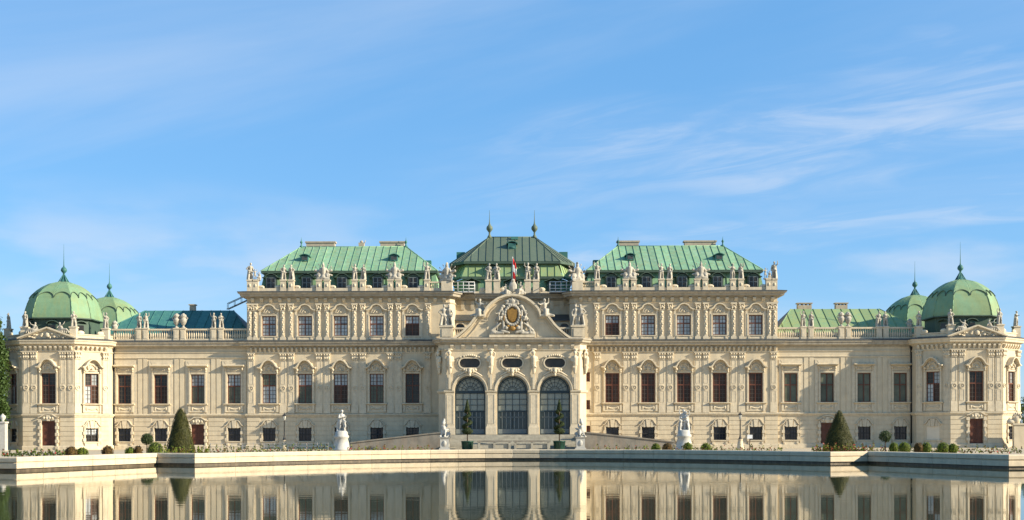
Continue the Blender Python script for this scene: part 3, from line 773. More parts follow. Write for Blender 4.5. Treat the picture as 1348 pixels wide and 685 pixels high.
    # drum and dome
    for yy, full_dome in ((.7, True), (20.0, False)):
        hf, sc = 2.55, 4.4
        def octo(k):                                           # octagon corner k scaled to radius 1 = half width 5.2
            a_ = hf/sc; pts = [(-a_,-1),(a_,-1),(1,-a_),(1,a_),(a_,1),(-a_,1),(-1,a_),(-1,-a_)]; return pts[k % 8]
        def ringpts(r, z, sub): 
            res = []
            for k in range(8):
                p0, p1 = Vector(octo(k)), Vector(octo(k+1))
                for q in range(sub): v_ = p0.lerp(p1, q/sub); res.append((cx+v_.x*r, yy+v_.y*r, z))
            return res
        m = MB(); sub = 1
        dr = [(4.0, 14.5), (4.0, 17.22), (4.47, 17.28), (4.47, 17.42)]
        rp = [ringpts(r, z, 1) for r, z in dr]
        vs = [p for r_ in rp for p in r_]; m.add(vs, [(q*8+i, q*8+(i+1) % 8, (q+1)*8+(i+1) % 8, (q+1)*8+i) for q in range(3) for i in range(8)]); part(m, 'drum', 'copper_dark')
        prof_d = [(4.4*r_, 17.42+5.1*h_) for r_, h_ in ((1,0),(.985,.1),(.953,.233),(.90,.40),(.83,.56),(.745,.67),(.64,.767),(.52,.85),(.38,.925),(.22,.972),(.11,1.0))]
        rp = [ringpts(r, z, 1) for r, z in prof_d]; m = MB(); nk = len(prof_d)
        m.add([p for r_ in rp for p in r_], [(q*8+i, q*8+(i+1) % 8, (q+1)*8+(i+1) % 8, (q+1)*8+i) for q in range(nk-1) for i in range(8)])
        dome = part(m, 'dome', 'copper_dome')
        # hips and scalloped upper sheet
        for i in range(8):
            m = MB()
            for q in range(nk-1):
                a_, b_ = rp[q][i], rp[q+1][i]; m.tube(a_, b_, .06, .06, 5)
            part(m, 'hip_rib', 'copper_dome', None, 0, dome)
        m = MB(); SUB = 24
        def dome_at(k, t, zpar, o=.07):
            """point on dome facet k at 0..1 along it and profile parameter zpar"""
            q = min(int(zpar), nk-2); f_ = zpar-q; r = prof_d[q][0]*(1-f_)+prof_d[q+1][0]*f_; z = prof_d[q][1]*(1-f_)+prof_d[q+1][1]*f_
            v_ = Vector(octo(k)).lerp(Vector(octo(k+1)), t); return (cx+v_.x*(r+o), yy+v_.y*(r+o), z+o*.4)
        for k in range(8):
            for i in range(SUB):
                def edge(t): return 5.1 - .95*abs(math.sin(2*math.pi*t))**.6 if False else 3.75 + 1.25*abs(math.sin(2*math.pi*(t)))**.55
                t0, t1 = i/SUB, (i+1)/SUB; e0, e1 = edge(t0), edge(t1)
                lv = 6; vs = []
                for j in range(lv+1): vs += [dome_at(k, t0, e0+(nk-1.4-e0)*j/lv), dome_at(k, t1, e1+(nk-1.4-e1)*j/lv)]
                m.add(vs, [(2*j, 2*j+1, 2*j+3, 2*j+2) for j in range(lv)])
                m.quad(dome_at(k, t0, e0), dome_at(k, t0, e0, 0), dome_at(k, t1, e1, 0), dome_at(k, t1, e1))
        part(m, 'scalloped_sheet', 'copper_dome', None, 0, dome)
        m = MB()
        for k in range(8):
            for i in range(SUB): m.tube(dome_at(k, i/SUB, edge(i/SUB), .09), dome_at(k, (i+1)/SUB, edge((i+1)/SUB), .085), .04, .04, 5)
        part(m, 'scallop_edge', 'copper_dark', None, 0, dome)
        m = MB(); m.lathe([(.75,22.4),(.5,22.6),(.3,23.0),(.2,23.3),(.14,23.5),(.14,23.75),(.26,23.82),(.38,24.0),(.40,24.15),(.30,24.4),(.12,24.55),(.06,24.8),(.03,26.0),(.012,27.6)], (cx, yy), 12)
        for k in range(4): a_ = R(45+90*k); m.tube((cx+.75*math.cos(a_), yy+.75*math.sin(a_), 22.45), (cx+.15*math.cos(a_), yy+.15*math.sin(a_), 23.45), .09, .05, 6)
        part(m, 'finial', 'copper_teal', None, 0, dome)
        if not full_dome:
            m = MB(); rp = [ringpts(4.4, z, 1) for z in (0, 14.6)]; m.add([p for r_ in rp for p in r_], [(i, (i+1) % 8, 8+(i+1) % 8, 8+i) for i in range(8)]); part(m, 'wall', 'plaster')
        else:
            # low dormers in the drum facets
            for rz_ in (0, th, -th):
                fc = Face(cx+(0 if rz_ == 0 else math.copysign(3.2, rz_)), yy-(4.05 if rz_ == 0 else 3.25), math.copysign(R(45), rz_) if rz_ else 0)
                m = MB(); m.box(-.55, .55, -.25, .1, 15.2, 16.6); m.ribbon(arc(0, 16.5, .75, 165, 15, 8, .45), .10, -.1, .42); o = part(m, 'dormer', 'copper_dark', fc.pt(0), fc.rz)
                m = MB(); m.box(-.40, .40, -.27, -.25, 15.4, 16.45); part(m, 'pane', 'glass_dark', None, 0, o)
    # link between front and rear pavilions
    m = MB(); m.box(cx-5.5, cx+5.5, 6.0, 16, 0, 14.4); part(m, 'wall', 'plaster')

# ------------------------------------------------------------------ roofs
def clip(poly, c, keep_greater):
    res = []
    for i in range(len(poly)):
        a, b = poly[i-1], poly[i]
        ia = (a[0] >= c) if keep_greater else (a[0] <= c); ib = (b[0] >= c) if keep_greater else (b[0] <= c)
        if ia != ib: t = (c-a[0])/(b[0]-a[0]); res.append((c, a[1]+(b[1]-a[1])*t))
        if ib: res.append(b)
    return res
def slope(corners, width, mat, parent, panels=True):
    """copper sheets laid up a roof slope; corners: eave start, eave end, ridge end, ridge start"""
    C = [Vector(c) for c in corners]; U = (C[1]-C[0]).normalized()
    nn = U.cross(C[2]-C[0]).normalized(); V = nn.cross(U)
    poly = [((c-C[0]).dot(U), (c-C[0]).dot(V)) for c in C]
    if len(C) == 4 and (C[2]-C[3]).length < 1e-4: poly = poly[:3]
    def W3(u, v, h=0.0): return C[0]+U*u+V*v+nn*h
    umin = min(p[0] for p in poly); umax = max(p[0] for p in poly); k = max(1, round((umax-umin)/width)) if panels else 1
    for i in range(k):
        u0 = umin+(umax-umin)*i/k; u1 = umin+(umax-umin)*(i+1)/k
        pg = clip(clip(poly, u0+.005, True), u1-.005, False) if panels else poly
        if len(pg) < 3: continue
        m = MB(); n_ = len(pg)
        m.add([W3(u, v, .03) for u, v in pg] + [W3(u, v, -.02) for u, v in pg], [tuple(range(n_))] + [tuple(range(2*n_-1, n_-1, -1))] + [(j, n_+j, n_+(j+1) % n_, (j+1) % n_) for j in range(n_)])
        if panels and i > 0:
            vv = [v for u, v in clip(clip(poly, u0+.004, True), u0+.006, False)]
            if vv and max(vv)-min(vv) > .2:
                a, b = min(vv), max(vv); w_ = .022
                m.add([W3(u0-w_, a, .03), W3(u0+w_, a, .03), W3(u0+w_, b, .03), W3(u0-w_, b, .03), W3(u0-w_, a, .11), W3(u0+w_, a, .11), W3(u0+w_, b, .11), W3(u0-w_, b, .11)],
                      [(0,3,2,1),(4,5,6,7),(0,1,5,4),(1,2,6,5),(2,3,7,6),(3,0,4,7)])
        m.build('roof_panel', mat, parent)
def hip_tube(parent, a, b, mat, r=.09):
    m = MB(); m.tube(a, b, r, r, 6); m.build('hip_rib', mat, parent)
def finial(parent, x, y, z, h, mat='copper_teal', ball=.2):
    m = MB(); m.lathe([(.3,z-.1),(.22,z+.1),(.1,z+.25),(.09,z+h*.35),(ball,z+h*.42),(ball*1.15,z+h*.5),(ball*.8,z+h*.58),(.06,z+h*.65),(.03,z+h*.8),(.01,z+h)], (x, y), 10)
    m.build('finial', mat, parent)

for s in (-1, 1):
    # mansard of the tall block
    xa, xb = sorted((s*9.9, s*33.35)); ra, rb = sorted((s*14.7, s*29.2)); ey, ez, ry, rz_ = 1.5, 24.05, 9.0, 28.35
    roof = empty('roof', (0, 0, 0), 0, palace)
    eb = 2*ry-ey
    slope([(xa, ey, ez), (xb, ey, ez), (rb, ry, rz_), (ra, ry, rz_)], .98, 'copper' , roof)
    slope([(xb, ey, ez), (xb, eb, ez), (rb, ry, rz_), (rb, ry, rz_)], .98, 'copper', roof)
    slope([(xa, eb, ez), (xa, ey, ez), (ra, ry, rz_), (ra, ry, rz_)], .98, 'copper', roof)
    slope([(xb, eb, ez), (xa, eb, ez), (ra, ry, rz_), (rb, ry, rz_)], .98, 'copper', roof, False)
    for p in ((xa, ey, ez, ra), (xb, ey, ez, rb)): hip_tube(roof, (p[0], p[1], p[2]), (p[3], ry, rz_), 'copper')
    hip_tube(roof, (ra, ry, rz_), (rb, ry, rz_), 'copper')
    m = MB(); m.sweep([(0, ez-.30), (.0, ez-.04), (-.9, ez-.04), (-.9, ez-.30)], [(xa, eb), (xa, ey), (xb, ey), (xb, eb)]); m.build('eave', 'copper_dark', roof)
    low = empty('lower_roof', (0, 0, 0), 0, palace)
    x0, x1 = xa-.35+.75, xb+.35-.75
    slope([(x0-.6, 1.55, 20.95), (x1+.6, 1.55, 20.95), (x1, 2.2, ez-.1), (x0, 2.2, ez-.1)], .98, 'copper', low)
    slope([(x1+.6, 1.55, 20.95), (x1+.6, 16, 20.95), (x1, 15.6, ez-.1), (x1, 2.2, ez-.1)], .98, 'copper', low, False)
    slope([(x0-.6, 16, 20.95), (x0-.6, 1.55, 20.95), (x0, 2.2, ez-.1), (x0, 15.6, ez-.1)], .98, 'copper', low, False)
    m = MB(); m.box(xa-.9 if s < 0 else xa-2.0, xb+2.0 if s < 0 else xb+.9, -.2, 15, 20.6, 20.96); part(m, 'roof_deck', 'lead')
    # dormers in the lower slope, one above each window
    for u in TALL:
        def dmesh():
            m = MB(); m.box(-.78, .78, 0, 1.9, 20.95, 23.1); m.plate([(-.78, 23.1)] + arc(0, 22.95, .8, 165, 15, 8, .55) + [(.78, 23.1)], -1.2, 0)
            m.ribbon(mirror([(-1.15, 23.05), (-.85, 23.10), (-.55, 23.42), (-.25, 23.58), (0, 23.62)]), .10, -1.3, .22); return m.mesh('dormer', 'copper_dark')
        d = place('dormer', cached('dormer', dmesh), low, (s*u, 1.15, 0))
    for u in TALL:
        def dw():
            m = MB(); m.box(-.56, .56, -.05, 0, 21.55, 23.05)
            return m.mesh('dormer_window', 'glass_dark')
        o = place('dormer_window', cached('dwin', dw), palace, (s*u, 1.13, 0))
        def df():
            m = MB()
            for q in (-.56, 0, .56): m.box(q-.05, q+.05, -.10, -.05, 21.5, 23.1)
            for q in (21.5, 22.35, 23.02): m.box(-.5, .5, -.095, -.05, q, q+.08)
            return m.mesh('window_frame', 'bar_grey')
        place('window_frame', cached('dfr', df), o)
    # parapet wall with dips in front of the dormers, scrolls and pedestals
    m = MB(); m.box(*sorted((s*9.0, s*EDGE)), -.15, .25, 20.95, 21.55); part(m, 'parapet', 'trim')
    peds = [(TALL[k]+TALL[k+1])/2+d for k in range(4) for d in (-.53, .53)] + [11.2, 33.75, 34.5]
    for q in peds:
        def pm():
            m = MB(); m.box(-.36, .36, -.36, .36, 20.96, 22.5); m.box(-.42, .42, -.42, .42, 20.96, 21.2); m.box(-.43, .43, -.43, .43, 22.5, 22.66)
            m.ell((0, -.37, 21.9), (.16, .07, .24), 7, 4); return m.mesh('pedestal', 'trim')
        place('pedestal', cached('rped', pm), palace, (s*q, .05, 0))
    for u in TALL:
        for q in (-1, 1):
            def sm_(): m = MB(); m.ell((q*1.12, 0, 21.72), (.46, .16, .24), 10, 6); m.ell((q*.86, -.02, 21.66), (.2, .18, .18), 8, 5); return m.mesh('scroll', 'trim')
            place('scroll', cached(('rscroll', q), sm_), palace, (s*u, .05, 0))
    # short balustrade towards the middle
    m = MB(); x0, x1 = sorted((s*8.9, s*10.8)); m.box(x0, x1, -.12, .22, 22.2, 22.4)
    for k in range(7): m.lathe([(.08,21.55),(.05,21.65),(.11,21.8),(.05,22.1),(.08,22.2)], (x0+.15+(x1-x0-.3)*k/6, .05), 6)
    part(m, 'balustrade', 'trim')
    # roof hatches, chimneys, finials
    for px in ((-28.0, -15.95) if s < 0 else (15.95, 27.95)):
        t = .42; yy = ey+(ry-ey)*t; zz = ez+(rz_-ez)*t
        m = MB(); m.box(-.5, .5, -.45, 1.3, -.1, .62); m.ribbon(mirror([(-.68, .55), (-.35, .72), (0, .8)]), .09, -1.3, .62); m.lathe([(.55, -.1), (.52, 0)], (0, 0), 8)
        o = part(m, 'roof_hatch', 'copper_teal', (px, yy, zz), 0, roof)
        m = MB(); m.box(px-.38, px+.38, yy-.48, yy-.45, zz+.02, zz+.52); part(m, 'hatch_opening', 'lead', None, 0, roof)
    for c0, c1 in (((-28.6, -24.65), (-18.3, -15.0)) if s < 0 else ((14.7, 17.6), (24.0, 28.3))):
        m = MB(); m.box(c0, c1, ry+.4, ry+1.5, 27.6, 29.0); m.box(c0-.15, c1+.15, ry+.3, ry+1.6, 29.0, 29.2); part(m, 'chimney', 'chimney_render', None, 0, roof)
    if s < 0:
        m = MB(); m.taper((-20.9, ry+.4), 28.2, 28.95, .7, .8); m.lathe([(.1,28.95),(.25,29.1),(.1,29.3)], (-20.9, ry+.4), 8); m.tube((-20.5, ry+.4, 28.9), (-20.35, ry+.4, 29.3), .06); part(m, 'chimney', 'chimney_render', None, 0, roof)
    for x in (ra, rb): finial(roof, x, ry, rz_, 1.35, ball=.16)
    # box dormer on the inner hip
    m = MB(); m.box(-.5, .5, -.6, .6, -.6, .45); part(m, 'roof_hatch', 'copper_teal', (s*11.6, 7.5, 25.7), 0, roof)
    # ---- wing roof
    wr = empty('wing_roof', (0, 0, 0), 0, palace)
    xa, xb = sorted((s*35.1, s*55.5)); ra, rb = sorted((s*38.4, s*50.6)); ey, ez, ry, rz_ = 2.0, 15.6, 8.0, 19.35; eb = 14
    mt = 'copper_teal' if s < 0 else 'copper_mossy'
    slope([(xa, ey, ez), (xb, ey, ez), (rb, ry, rz_), (ra, ry, rz_)], 1.25, mt, wr)
    slope([(xb, ey, ez), (xb, eb, ez), (rb, ry, rz_), (rb, ry, rz_)], 1.25, mt if s > 0 else 'lead', wr, False)
    slope([(xa, eb, ez), (xa, ey, ez), (ra, ry, rz_), (ra, ry, rz_)], 1.25, mt if s < 0 else 'lead', wr, False)
    slope([(xb, eb, ez), (xa, eb, ez), (ra, ry, rz_), (rb, ry, rz_)], 1.25, mt, wr, False)
    for p in ((xa, ra), (xb, rb)): hip_tube(wr, (p[0], ey, ez), (p[1], ry, rz_), mt)
    m = MB(); m.box(xa, xb, ey, eb, 14.4, ez); m.build('attic_wall', 'plaster', wr)
    for cx_, w_ in (((-44.2, .7),) if s < 0 else ((40.4, 1.9), (45.5, 1.6))):
        m = MB(); m.box(cx_-w_/2, cx_+w_/2, ry+.3, ry+1.2, 19.0, 19.95); m.box(cx_-w_/2-.12, cx_+w_/2+.12, ry+.2, ry+1.3, 20.15, 20.3)
        for k in range(4): q = cx_-w_/2+.1+(w_-.2)*k/3; m.box(q-.09, q+.09, ry+.35, ry+1.15, 19.95, 20.15)
        m.build('chimney', 'chimney_render', wr)
# service stair from the left wing roof to the tall block
m = MB()
for yy in (5.0, 5.7):
    for dz in (0, .75): m.tube((-38.6, yy, 19.3+dz), (-34.9, yy, 21.0+dz), .05, .05, 6)
    for k in range(5): t = k/4; m.tube((-38.6+3.7*t, yy, 19.3+1.7*t), (-38.6+3.7*t, yy, 20.05+1.7*t), .035, .035, 5)
for k in range(14): t = k/13; m.box(-38.75+3.7*t, -38.45+3.7*t, 5.0, 5.7, 19.28+1.7*t, 19.33+1.7*t)
part(m, 'service_stair', 'bar_grey')

# ------------------------------------------------------------------ recessed middle behind the portico
F3 = Face(0, 3.0); F1 = Face(0, 1.0)
wall(F3, -IN, IN, 14.2, 20.3, [])
wall(F1, -IN, IN, 14.2, 17.3, [(-6.9, 15.3, 1.1, 1.5), (6.9, 15.3, 1.1, 1.5)])
for s in (-1, 1):
    m = MB(); m.box(-.55, .55, .1, .16, 15.3, 16.8); o = part(m, 'lunette_window', 'glass_dark', F1.pt(s*6.9))
    m = MB(); m.ribbon([(-.6, 15.3), (-.6, 16.4)] + arc(0, 16.3, .6, 175, 5, 10) + [(.6, 16.4), (.6, 15.3)], .14, 0, .12); part(m, 'surround', 'trim', None, 0, o)
m = MB(); m.add([(-IN, .7, 17.35), (IN, .7, 17.35), (IN, 3.0, 18.25), (-IN, 3.0, 18.25), (-IN, .7, 17.2), (IN, .7, 17.2)], [(0,1,2,3), (4,5,1,0)]); part(m, 'lean_to_roof', 'lead')
mold([(0, 17.1), (.12, 17.12), (.25, 17.22), (.28, 17.34), (0, 17.34)], [(-IN, 1.0), (IN, 1.0)])
consoles(F3, -IN+.3, IN-.3, 1.3, 18.9, 20.1, .3, .5)
m = MB(); m.box(-IN-.3, IN+.3, 2.9, 8, 20.6, 20.97); part(m, 'roof_deck', 'lead')
m = MB(); m.box(-4.4, -1.3, 3.0, 3.4, 20.97, 21.5); m.box(1.3, 4.4, 3.0, 3.4, 20.97, 21.5); m.box(-7.3, -4.4, 3.0, 3.4, 20.97, 21.4); m.box(4.4, 7.3, 3.0, 3.4, 20.97, 21.4); m.box(-1.3, 1.3, 3.0, 3.4, 20.97, 21.4); part(m, 'parapet', 'trim')
CPED = [-3.15, -2.05, 2.1, 3.2]
for q in CPED:
    m = MB(); m.box(-.42, .42, 2.75, 3.55, 20.97, 22.75); m.box(-.5, .5, 2.68, 3.62, 22.75, 22.95); part(m, 'pedestal', 'trim', (q, 0, 0))
for q in (-4.0, -1.25, 1.25, 4.0):
    m = MB(); m.ell((q, 3.1, 21.6), (.45, .18, .35), 10, 6); part(m, 'scroll', 'trim')
# central roof in three tiers
croof = empty('central_roof', (0, 0, 0), 0, palace)
ez, rz_ = 26.0, 30.4; A = (-6.6, 7.0); B = (6.6, 7.0); C_ = (8.7, 9.9); D_ = (8.7, 20); E_ = (-8.7, 20); F_ = (-8.7, 9.9); r0 = (-3.2, 14, rz_); r1 = (3.2, 14, rz_)
slope([(*A, ez), (*B, ez), r1, r0], 1.0, 'copper_brown', croof)
slope([(*B, ez), (*C_, ez), r1, r1], 1.0, 'copper_brown', croof)
slope([(*C_, ez), (*D_, ez), r1, r1], 1.0, 'copper_brown', croof)
slope([(*F_, ez), (*A, ez), r0, r0], 1.0, 'copper_brown', croof)
slope([(*E_, ez), (*F_, ez), r0, r0], 1.0, 'copper_brown', croof)
slope([(*D_, ez), (*E_, ez), r0, r1], 1.0, 'copper_brown', croof, False)
for p, q in ((A, r0), (B, r1), (C_, r1), (F_, r0)): hip_tube(croof, (*p, ez), q, 'copper_brown', .11)
hip_tube(croof, r0, r1, 'copper_brown', .11)
m = MB(); m.sweep([(.05, ez-.32), (.05, ez-.02), (-.8, ez-.02), (-.8, ez-.32)], [E_, F_, A, B, C_, D_]); m.build('eave', 'copper_dark', croof)
t2 = [(-8.3, 18), (-8.3, 10.2), (-6.9, 6.6), (6.9, 6.6), (8.3, 10.2), (8.3, 18)]; t1 = [(-7.7, 18), (-7.7, 10.6), (-6.2, 7.6), (6.2, 7.6), (7.7, 10.6), (7.7, 18)]
for i in range(5): slope([(*t2[i], 23.85), (*t2[i+1], 23.85), (*t1[i+1], ez-.2), (*t1[i], ez-.2)], 1.0, 'copper_mossy', croof)
m = MB(); m.sweep([(0, 23.5), (.12, 23.5), (.12, 23.8), (0, 23.84)], t2); m.build('eave', 'copper_dark', croof)
t3 = [(x*.965, y+.25) for x, y in t2]
for i in range(5): slope([(*t3[i], 20.9), (*t3[i+1], 20.9), (*t3[i+1], 23.55), (*t3[i], 23.55)], 1.0, 'copper', croof)
for x in (-2.7, 2.35):
    m = MB(); m.box(-.45, .45, 0, 1.4, 0, 1.15); m.ribbon(mirror([(-.82, 1.1), (-.4, 1.28), (0, 1.38)]), .09, -1.2, .3); o = m.build('dormer', 'copper_dark', croof, (x, 6.35, 24.15))
for x in (-5.5, 0, 5.6):
    m = MB(); m.box(-.8, .8, 0, 1.2, 0, 1.9); m.ribbon(mirror([(-1.2, 1.85), (-.5, 2.1), (0, 2.3)]), .10, -1.0, .4); o = m.build('dormer', 'copper_dark', croof, (x, 6.1, 21.2))
m = MB(); m.lathe([(.62,-.1),(.62,.1),(.45,.12)], (0,0), 12); m.box(-.55, .55, -.5, 1.0, -.35, .62); m.ribbon(mirror([(-.75, .55), (-.35, .78), (0, .85)]), .1, -1.0, .62)
m.build('roof_hatch', 'copper_teal', croof, (0, 7+7*.55, ez+4.4*.55))
m = MB(); m.box(-.5, .5, -.25, .25, -.2, .2); m.build('roof_hatch', 'copper_teal', croof, (.35, 13.3, 30.15))
for x in (-8.1, 8.1): m = MB(); m.box(-.6, .6, -.6, .6, -.6, .5); m.build('roof_hatch', 'copper_teal', croof, (x*.9, 14.0, 27.7))
for x in (-3.2, 3.2):
    m = MB(); m.lathe([(.36,30.25),(.3,30.5),(.14,30.75),(.12,31.1),(.2,31.2),(.42,31.5),(.46,31.7),(.40,31.95),(.2,32.15),(.1,32.4),(.05,32.9),(.02,34.3)], (x, 14), 12); m.build('finial', 'copper_brown', croof)
# metal balconies at the ends of the middle roof terrace
for s in (-1, 1):
    m = MB(); x0, x1 = sorted((s*7.9, s*5.0)); y0, y1 = .6, 2.6
    m.box(x0, x1, y0, y1, 21.02, 21.18)
    for z in (21.5, 21.95, 22.4):
        m.tube((x0, y0, z), (x1, y0, z), .05); m.tube((s*5.0, y0, z), (s*5.0, y1, z), .05)
    for k in range(5): x = x0+(x1-x0)*k/4; m.tube((x, y0, 21.1), (x, y0, 22.45), .05)
    m.tube((s*5.0, y1, 21.1), (s*5.0, y1, 22.45), .05)
    part(m, 'balcony_railing', 'railing_white')

# ------------------------------------------------------------------ portico
FZ = 2.0; FP = Face(0, -7.0); HW = 8.5; AX = (-5.37, 0.0, 5.37); AR = 1.93; SP = 7.6
def wall_strips(face, xs, z0, z1, hole, depth, name, mat):
    m = MB()
    for i in range(len(xs)-1):
        a, b = xs[i], xs[i+1]; mid = hole((a+b)/2)
        if mid is None: m.quad((a,0,z0), (b,0,z0), (b,0,z1), (a,0,z1)); continue
        la, ha = hole(a) or (mid[0], mid[0]); lb, hb = hole(b) or (mid[0], mid[0])
        if mid[0] > z0+1e-3: m.quad((a,0,z0), (b,0,z0), (b,0,lb), (a,0,la)); m.quad((a,0,la), (b,0,lb), (b,depth,lb), (a,depth,la))
        m.quad((a,0,ha), (b,0,hb), (b,0,z1), (a,0,z1)); m.quad((a,depth,ha), (b,depth,hb), (b,0,hb), (a,0,ha))
    return m, mat, name
def arch_hole(x):
    for c in AX:
        d = abs(x-c)
        if d <= AR+1e-6: return (FZ, SP+math.sqrt(max(AR*AR-d*d, 0)))
xs = sorted({-HW, HW} | {c+AR*math.cos(math.pi*k/20) for c in AX for k in range(21)})
m, mt, nm = wall_strips(FP, xs, FZ, 9.9, arch_hole, 1.0, 'wall', 'plaster')
for c in AX:
    for q in (-1, 1): m.quad((c+q*AR, 0, FZ), (c+q*AR, 1.0, FZ), (c+q*AR, 1.0, SP), (c+q*AR, 0, SP))
part(m, 'wall', 'plaster', FP.pt(0))
OZ, OW, OH = 11.15, 1.28, .58
def oval_hole(x):
    for c in AX:
        d = abs(x-c)
        if d <= OW+1e-6:
            e = 1.0 if d < OW-OH else math.sqrt(max(1-((d-(OW-OH))/OH)**2, 0)); return (OZ-OH*e, OZ+OH*e)
xs = sorted({-HW, HW} | {c+OW*math.cos(math.pi*k/24) for c in AX for k in range(25)})
m, mt, nm = wall_strips(FP, xs, 9.9, 13.0, oval_hole, .5, 'wall', 'plaster'); part(m, 'wall', 'plaster', FP.pt(0))
ring = [(-9.4, FY), (-9.4, -5.6), (-HW, -7), (HW, -7), (9.4, -5.6), (9.4, FY)]
m = MB()
for q in ((ring[0], ring[1], ring[2]), (ring[3], ring[4], ring[5])):
    m = MB(); m.add([(*c, z) for z in (0, 13.2) for c in q], [(0,1,4,3), (1,2,5,4)]); part(m, 'wall', 'plaster')
m = MB(); m.add([(x, y, 14.3) for x, y in ring], [tuple(range(6))]); part(m, 'roof_deck', 'lead')
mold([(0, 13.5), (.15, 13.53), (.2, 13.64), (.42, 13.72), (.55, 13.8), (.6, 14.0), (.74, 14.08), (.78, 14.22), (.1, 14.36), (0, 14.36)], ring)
mold([(0, 12.72), (.08, 12.74), (.12, 12.86), (0, 12.9)], ring, 'trim', 'architrave')
mold([(0, 12.9), (.04, 12.9), (.04, 13.5), (0, 13.5)], ring, 'trim', 'frieze')
consoles(FP, -HW+.2, HW-.2, 1.36, 12.92, 13.52, .34, .42)
mold([(0, 7.3), (.12, 7.34), (.22, 7.46), (.26, 7.62), (0, 7.7)], [(-9.4, FY), (-9.4, -5.6), (-HW, -7), (-AX[2]-AR-.02, -7)], 'trim', 'impost')
mold([(0, 7.3), (.12, 7.34), (.22, 7.46), (.26, 7.62), (0, 7.7)], [(AX[2]+AR+.02, -7), (HW, -7), (9.4, -5.6), (9.4, FY)], 'trim', 'impost')
for x in (-2.685, 2.685):
    m = MB(); h = .755; m.sweep([(0, 7.3), (.12, 7.34), (.22, 7.46), (.26, 7.62), (0, 7.7)], [(x-h, 0), (x+h, 0)]); part(m, 'impost', 'trim', FP.pt(0))
for x, w_ in ((-7.9, 1.1), (-2.685, 1.1), (2.685, 1.1), (7.9, 1.1)):
    m = MB(); m.box(-w_/2, w_/2, -.16, 0, FZ+.9, 7.3); m.box(-w_/2-.12, w_/2+.12, -.26, 0, FZ, FZ+.9); m.taper((0, -.1), FZ+.9, FZ+1.15, w_+.2, w_+.02, .26, .18)
    m.ribbon([(-w_/2+.15, FZ+1.4), (w_/2-.15, FZ+1.4), (w_/2-.15, 7.1), (-w_/2+.15, 7.1)], .05, .16, .19, closed=True)
    m.box(-.42, .42, -.14, 0, 7.72, 9.3); m.box(-.14, .14, -.28, -.14, 7.8, 9.9)      # shaft of the herm
    pier = part(m, 'pier', 'trim', FP.pt(x))
for c in AX:
    m = MB(); m.ribbon([(c+AR+.02, SP)] + arc(c, SP, AR+.03, 2, 178, 24) + [(c-AR-.02, SP)], -.34, 0, .20); m.ribbon(arc(c, SP, AR+.22, 2, 178, 24), -.12, .2, .28); part(m, 'archivolt', 'trim', FP.pt(0))
    # oval window with frame, shell crest and mask below
    m = MB(); m.box(c-OW-.05, c+OW+.05, .3, .34, OZ-OH-.05, OZ+OH+.05); ov = part(m, 'oval_window', 'glass_dark', FP.pt(0))
    def stadium(k, n_=10): return [(c+(OW-OH)+(OH+k)*math.cos(R(-90+180*i/n_)), OZ+(OH+k)*math.sin(R(-90+180*i/n_))) for i in range(n_+1)] + [(c-(OW-OH)+(OH+k)*math.cos(R(90+180*i/n_)), OZ+(OH+k)*math.sin(R(90+180*i/n_))) for i in range(n_+1)]
    m = MB(); m.ribbon(stadium(.0), -.17, 0, .16, closed=True); m.ribbon(stadium(.30), -.10, 0, .10, closed=True)
    for k in range(7): x = -.75+.25*k; m.ell((c+x, -.16, OZ+OH+.42-.25*x*x), (.17, .13, .15), 7, 4)
    for q in (-1, 1): m.ell((c+q*1.15, -.12, OZ+OH+.16), (.28, .12, .12), 8, 4)
    part(m, 'surround', 'trim', None, 0, ov)
    m = MB(); m.ell((c, -.42, OZ-OH-.55), (.25, .24, .34), 10, 7); m.ell((c, -.5, OZ-OH-.95), (.16, .18, .2), 8, 5); m.ell((c, -.36, OZ-OH-.22), (.38, .2, .18), 8, 5)
    for q in (-1, 1):
        m.ell((c+q*.42, -.32, OZ-OH-.42), (.2, .18, .3), 8, 5); m.ell((c+q*.7, -.26, OZ-OH-.30), (.22, .15, .18), 8, 5); m.capsule((c+q*.62, -.2, OZ-OH-.55), (c+q*1.5, -.14, OZ-OH-1.05), .14, .08, 8)
    part(m, 'mask', 'trim', None, 0, ov)
# pediment with a curved outline
pts = [(77,447),(70,442.5),(63.5,437),(54.5,428),(47.5,418.5),(45.5,416.2),(36.2,416),(35.2,411),(32.5,406),(29,401.8),(24,397.5),(18,393.5),(9,390),(0,388.9)]
k_ = .0959
hp = [(dx_*k_, CAM_Z+(570-y_)*k_) for dx_, y_ in pts]
pathL = [(-x, z) for x, z in hp] + [(x, z) for x, z in hp[::-1][1:]]
m = MB()
lowz = 14.3
for i in range(len(pathL)-1):
    (x0, z0), (x1, z1) = pathL[i], pathL[i+1]
    if abs(x1-x0) < 1e-6: continue
    m.add([(x0,-.0,lowz),(x1,-.0,lowz),(x1,0,z1),(x0,0,z0),(x0,.7,lowz),(x1,.7,lowz),(x1,.7,z1),(x0,.7,z0)], [(0,1,2,3),(5,4,7,6),(3,2,6,7)])
ped = part(m, 'pediment', 'plaster', (0, -6.8, 0))
m = MB(); m.ribbon(pathL, .26, -.75, .62); m.ribbon([(x*.97, z-.16) for x, z in pathL], .16, 0, .40); m.ribbon([(x*.90, z-.55) for x, z in pathL], .10, 0, .12)
part(m, 'pediment_moulding', 'trim', None, 0, ped)
m = MB()
for q in (-1, 1):
    tri = [(q*6.3, 14.55), (q*3.2, 14.55), (q*3.2, 16.1), (q*4.6, 16.1)]
    m.ribbon(tri if q > 0 else tri[::-1], .07, 0, .05, closed=True)
m.box(-2.9, 2.9, -.45, 0, 14.42, 14.75); part(m, 'field_frame', 'trim', None, 0, ped)
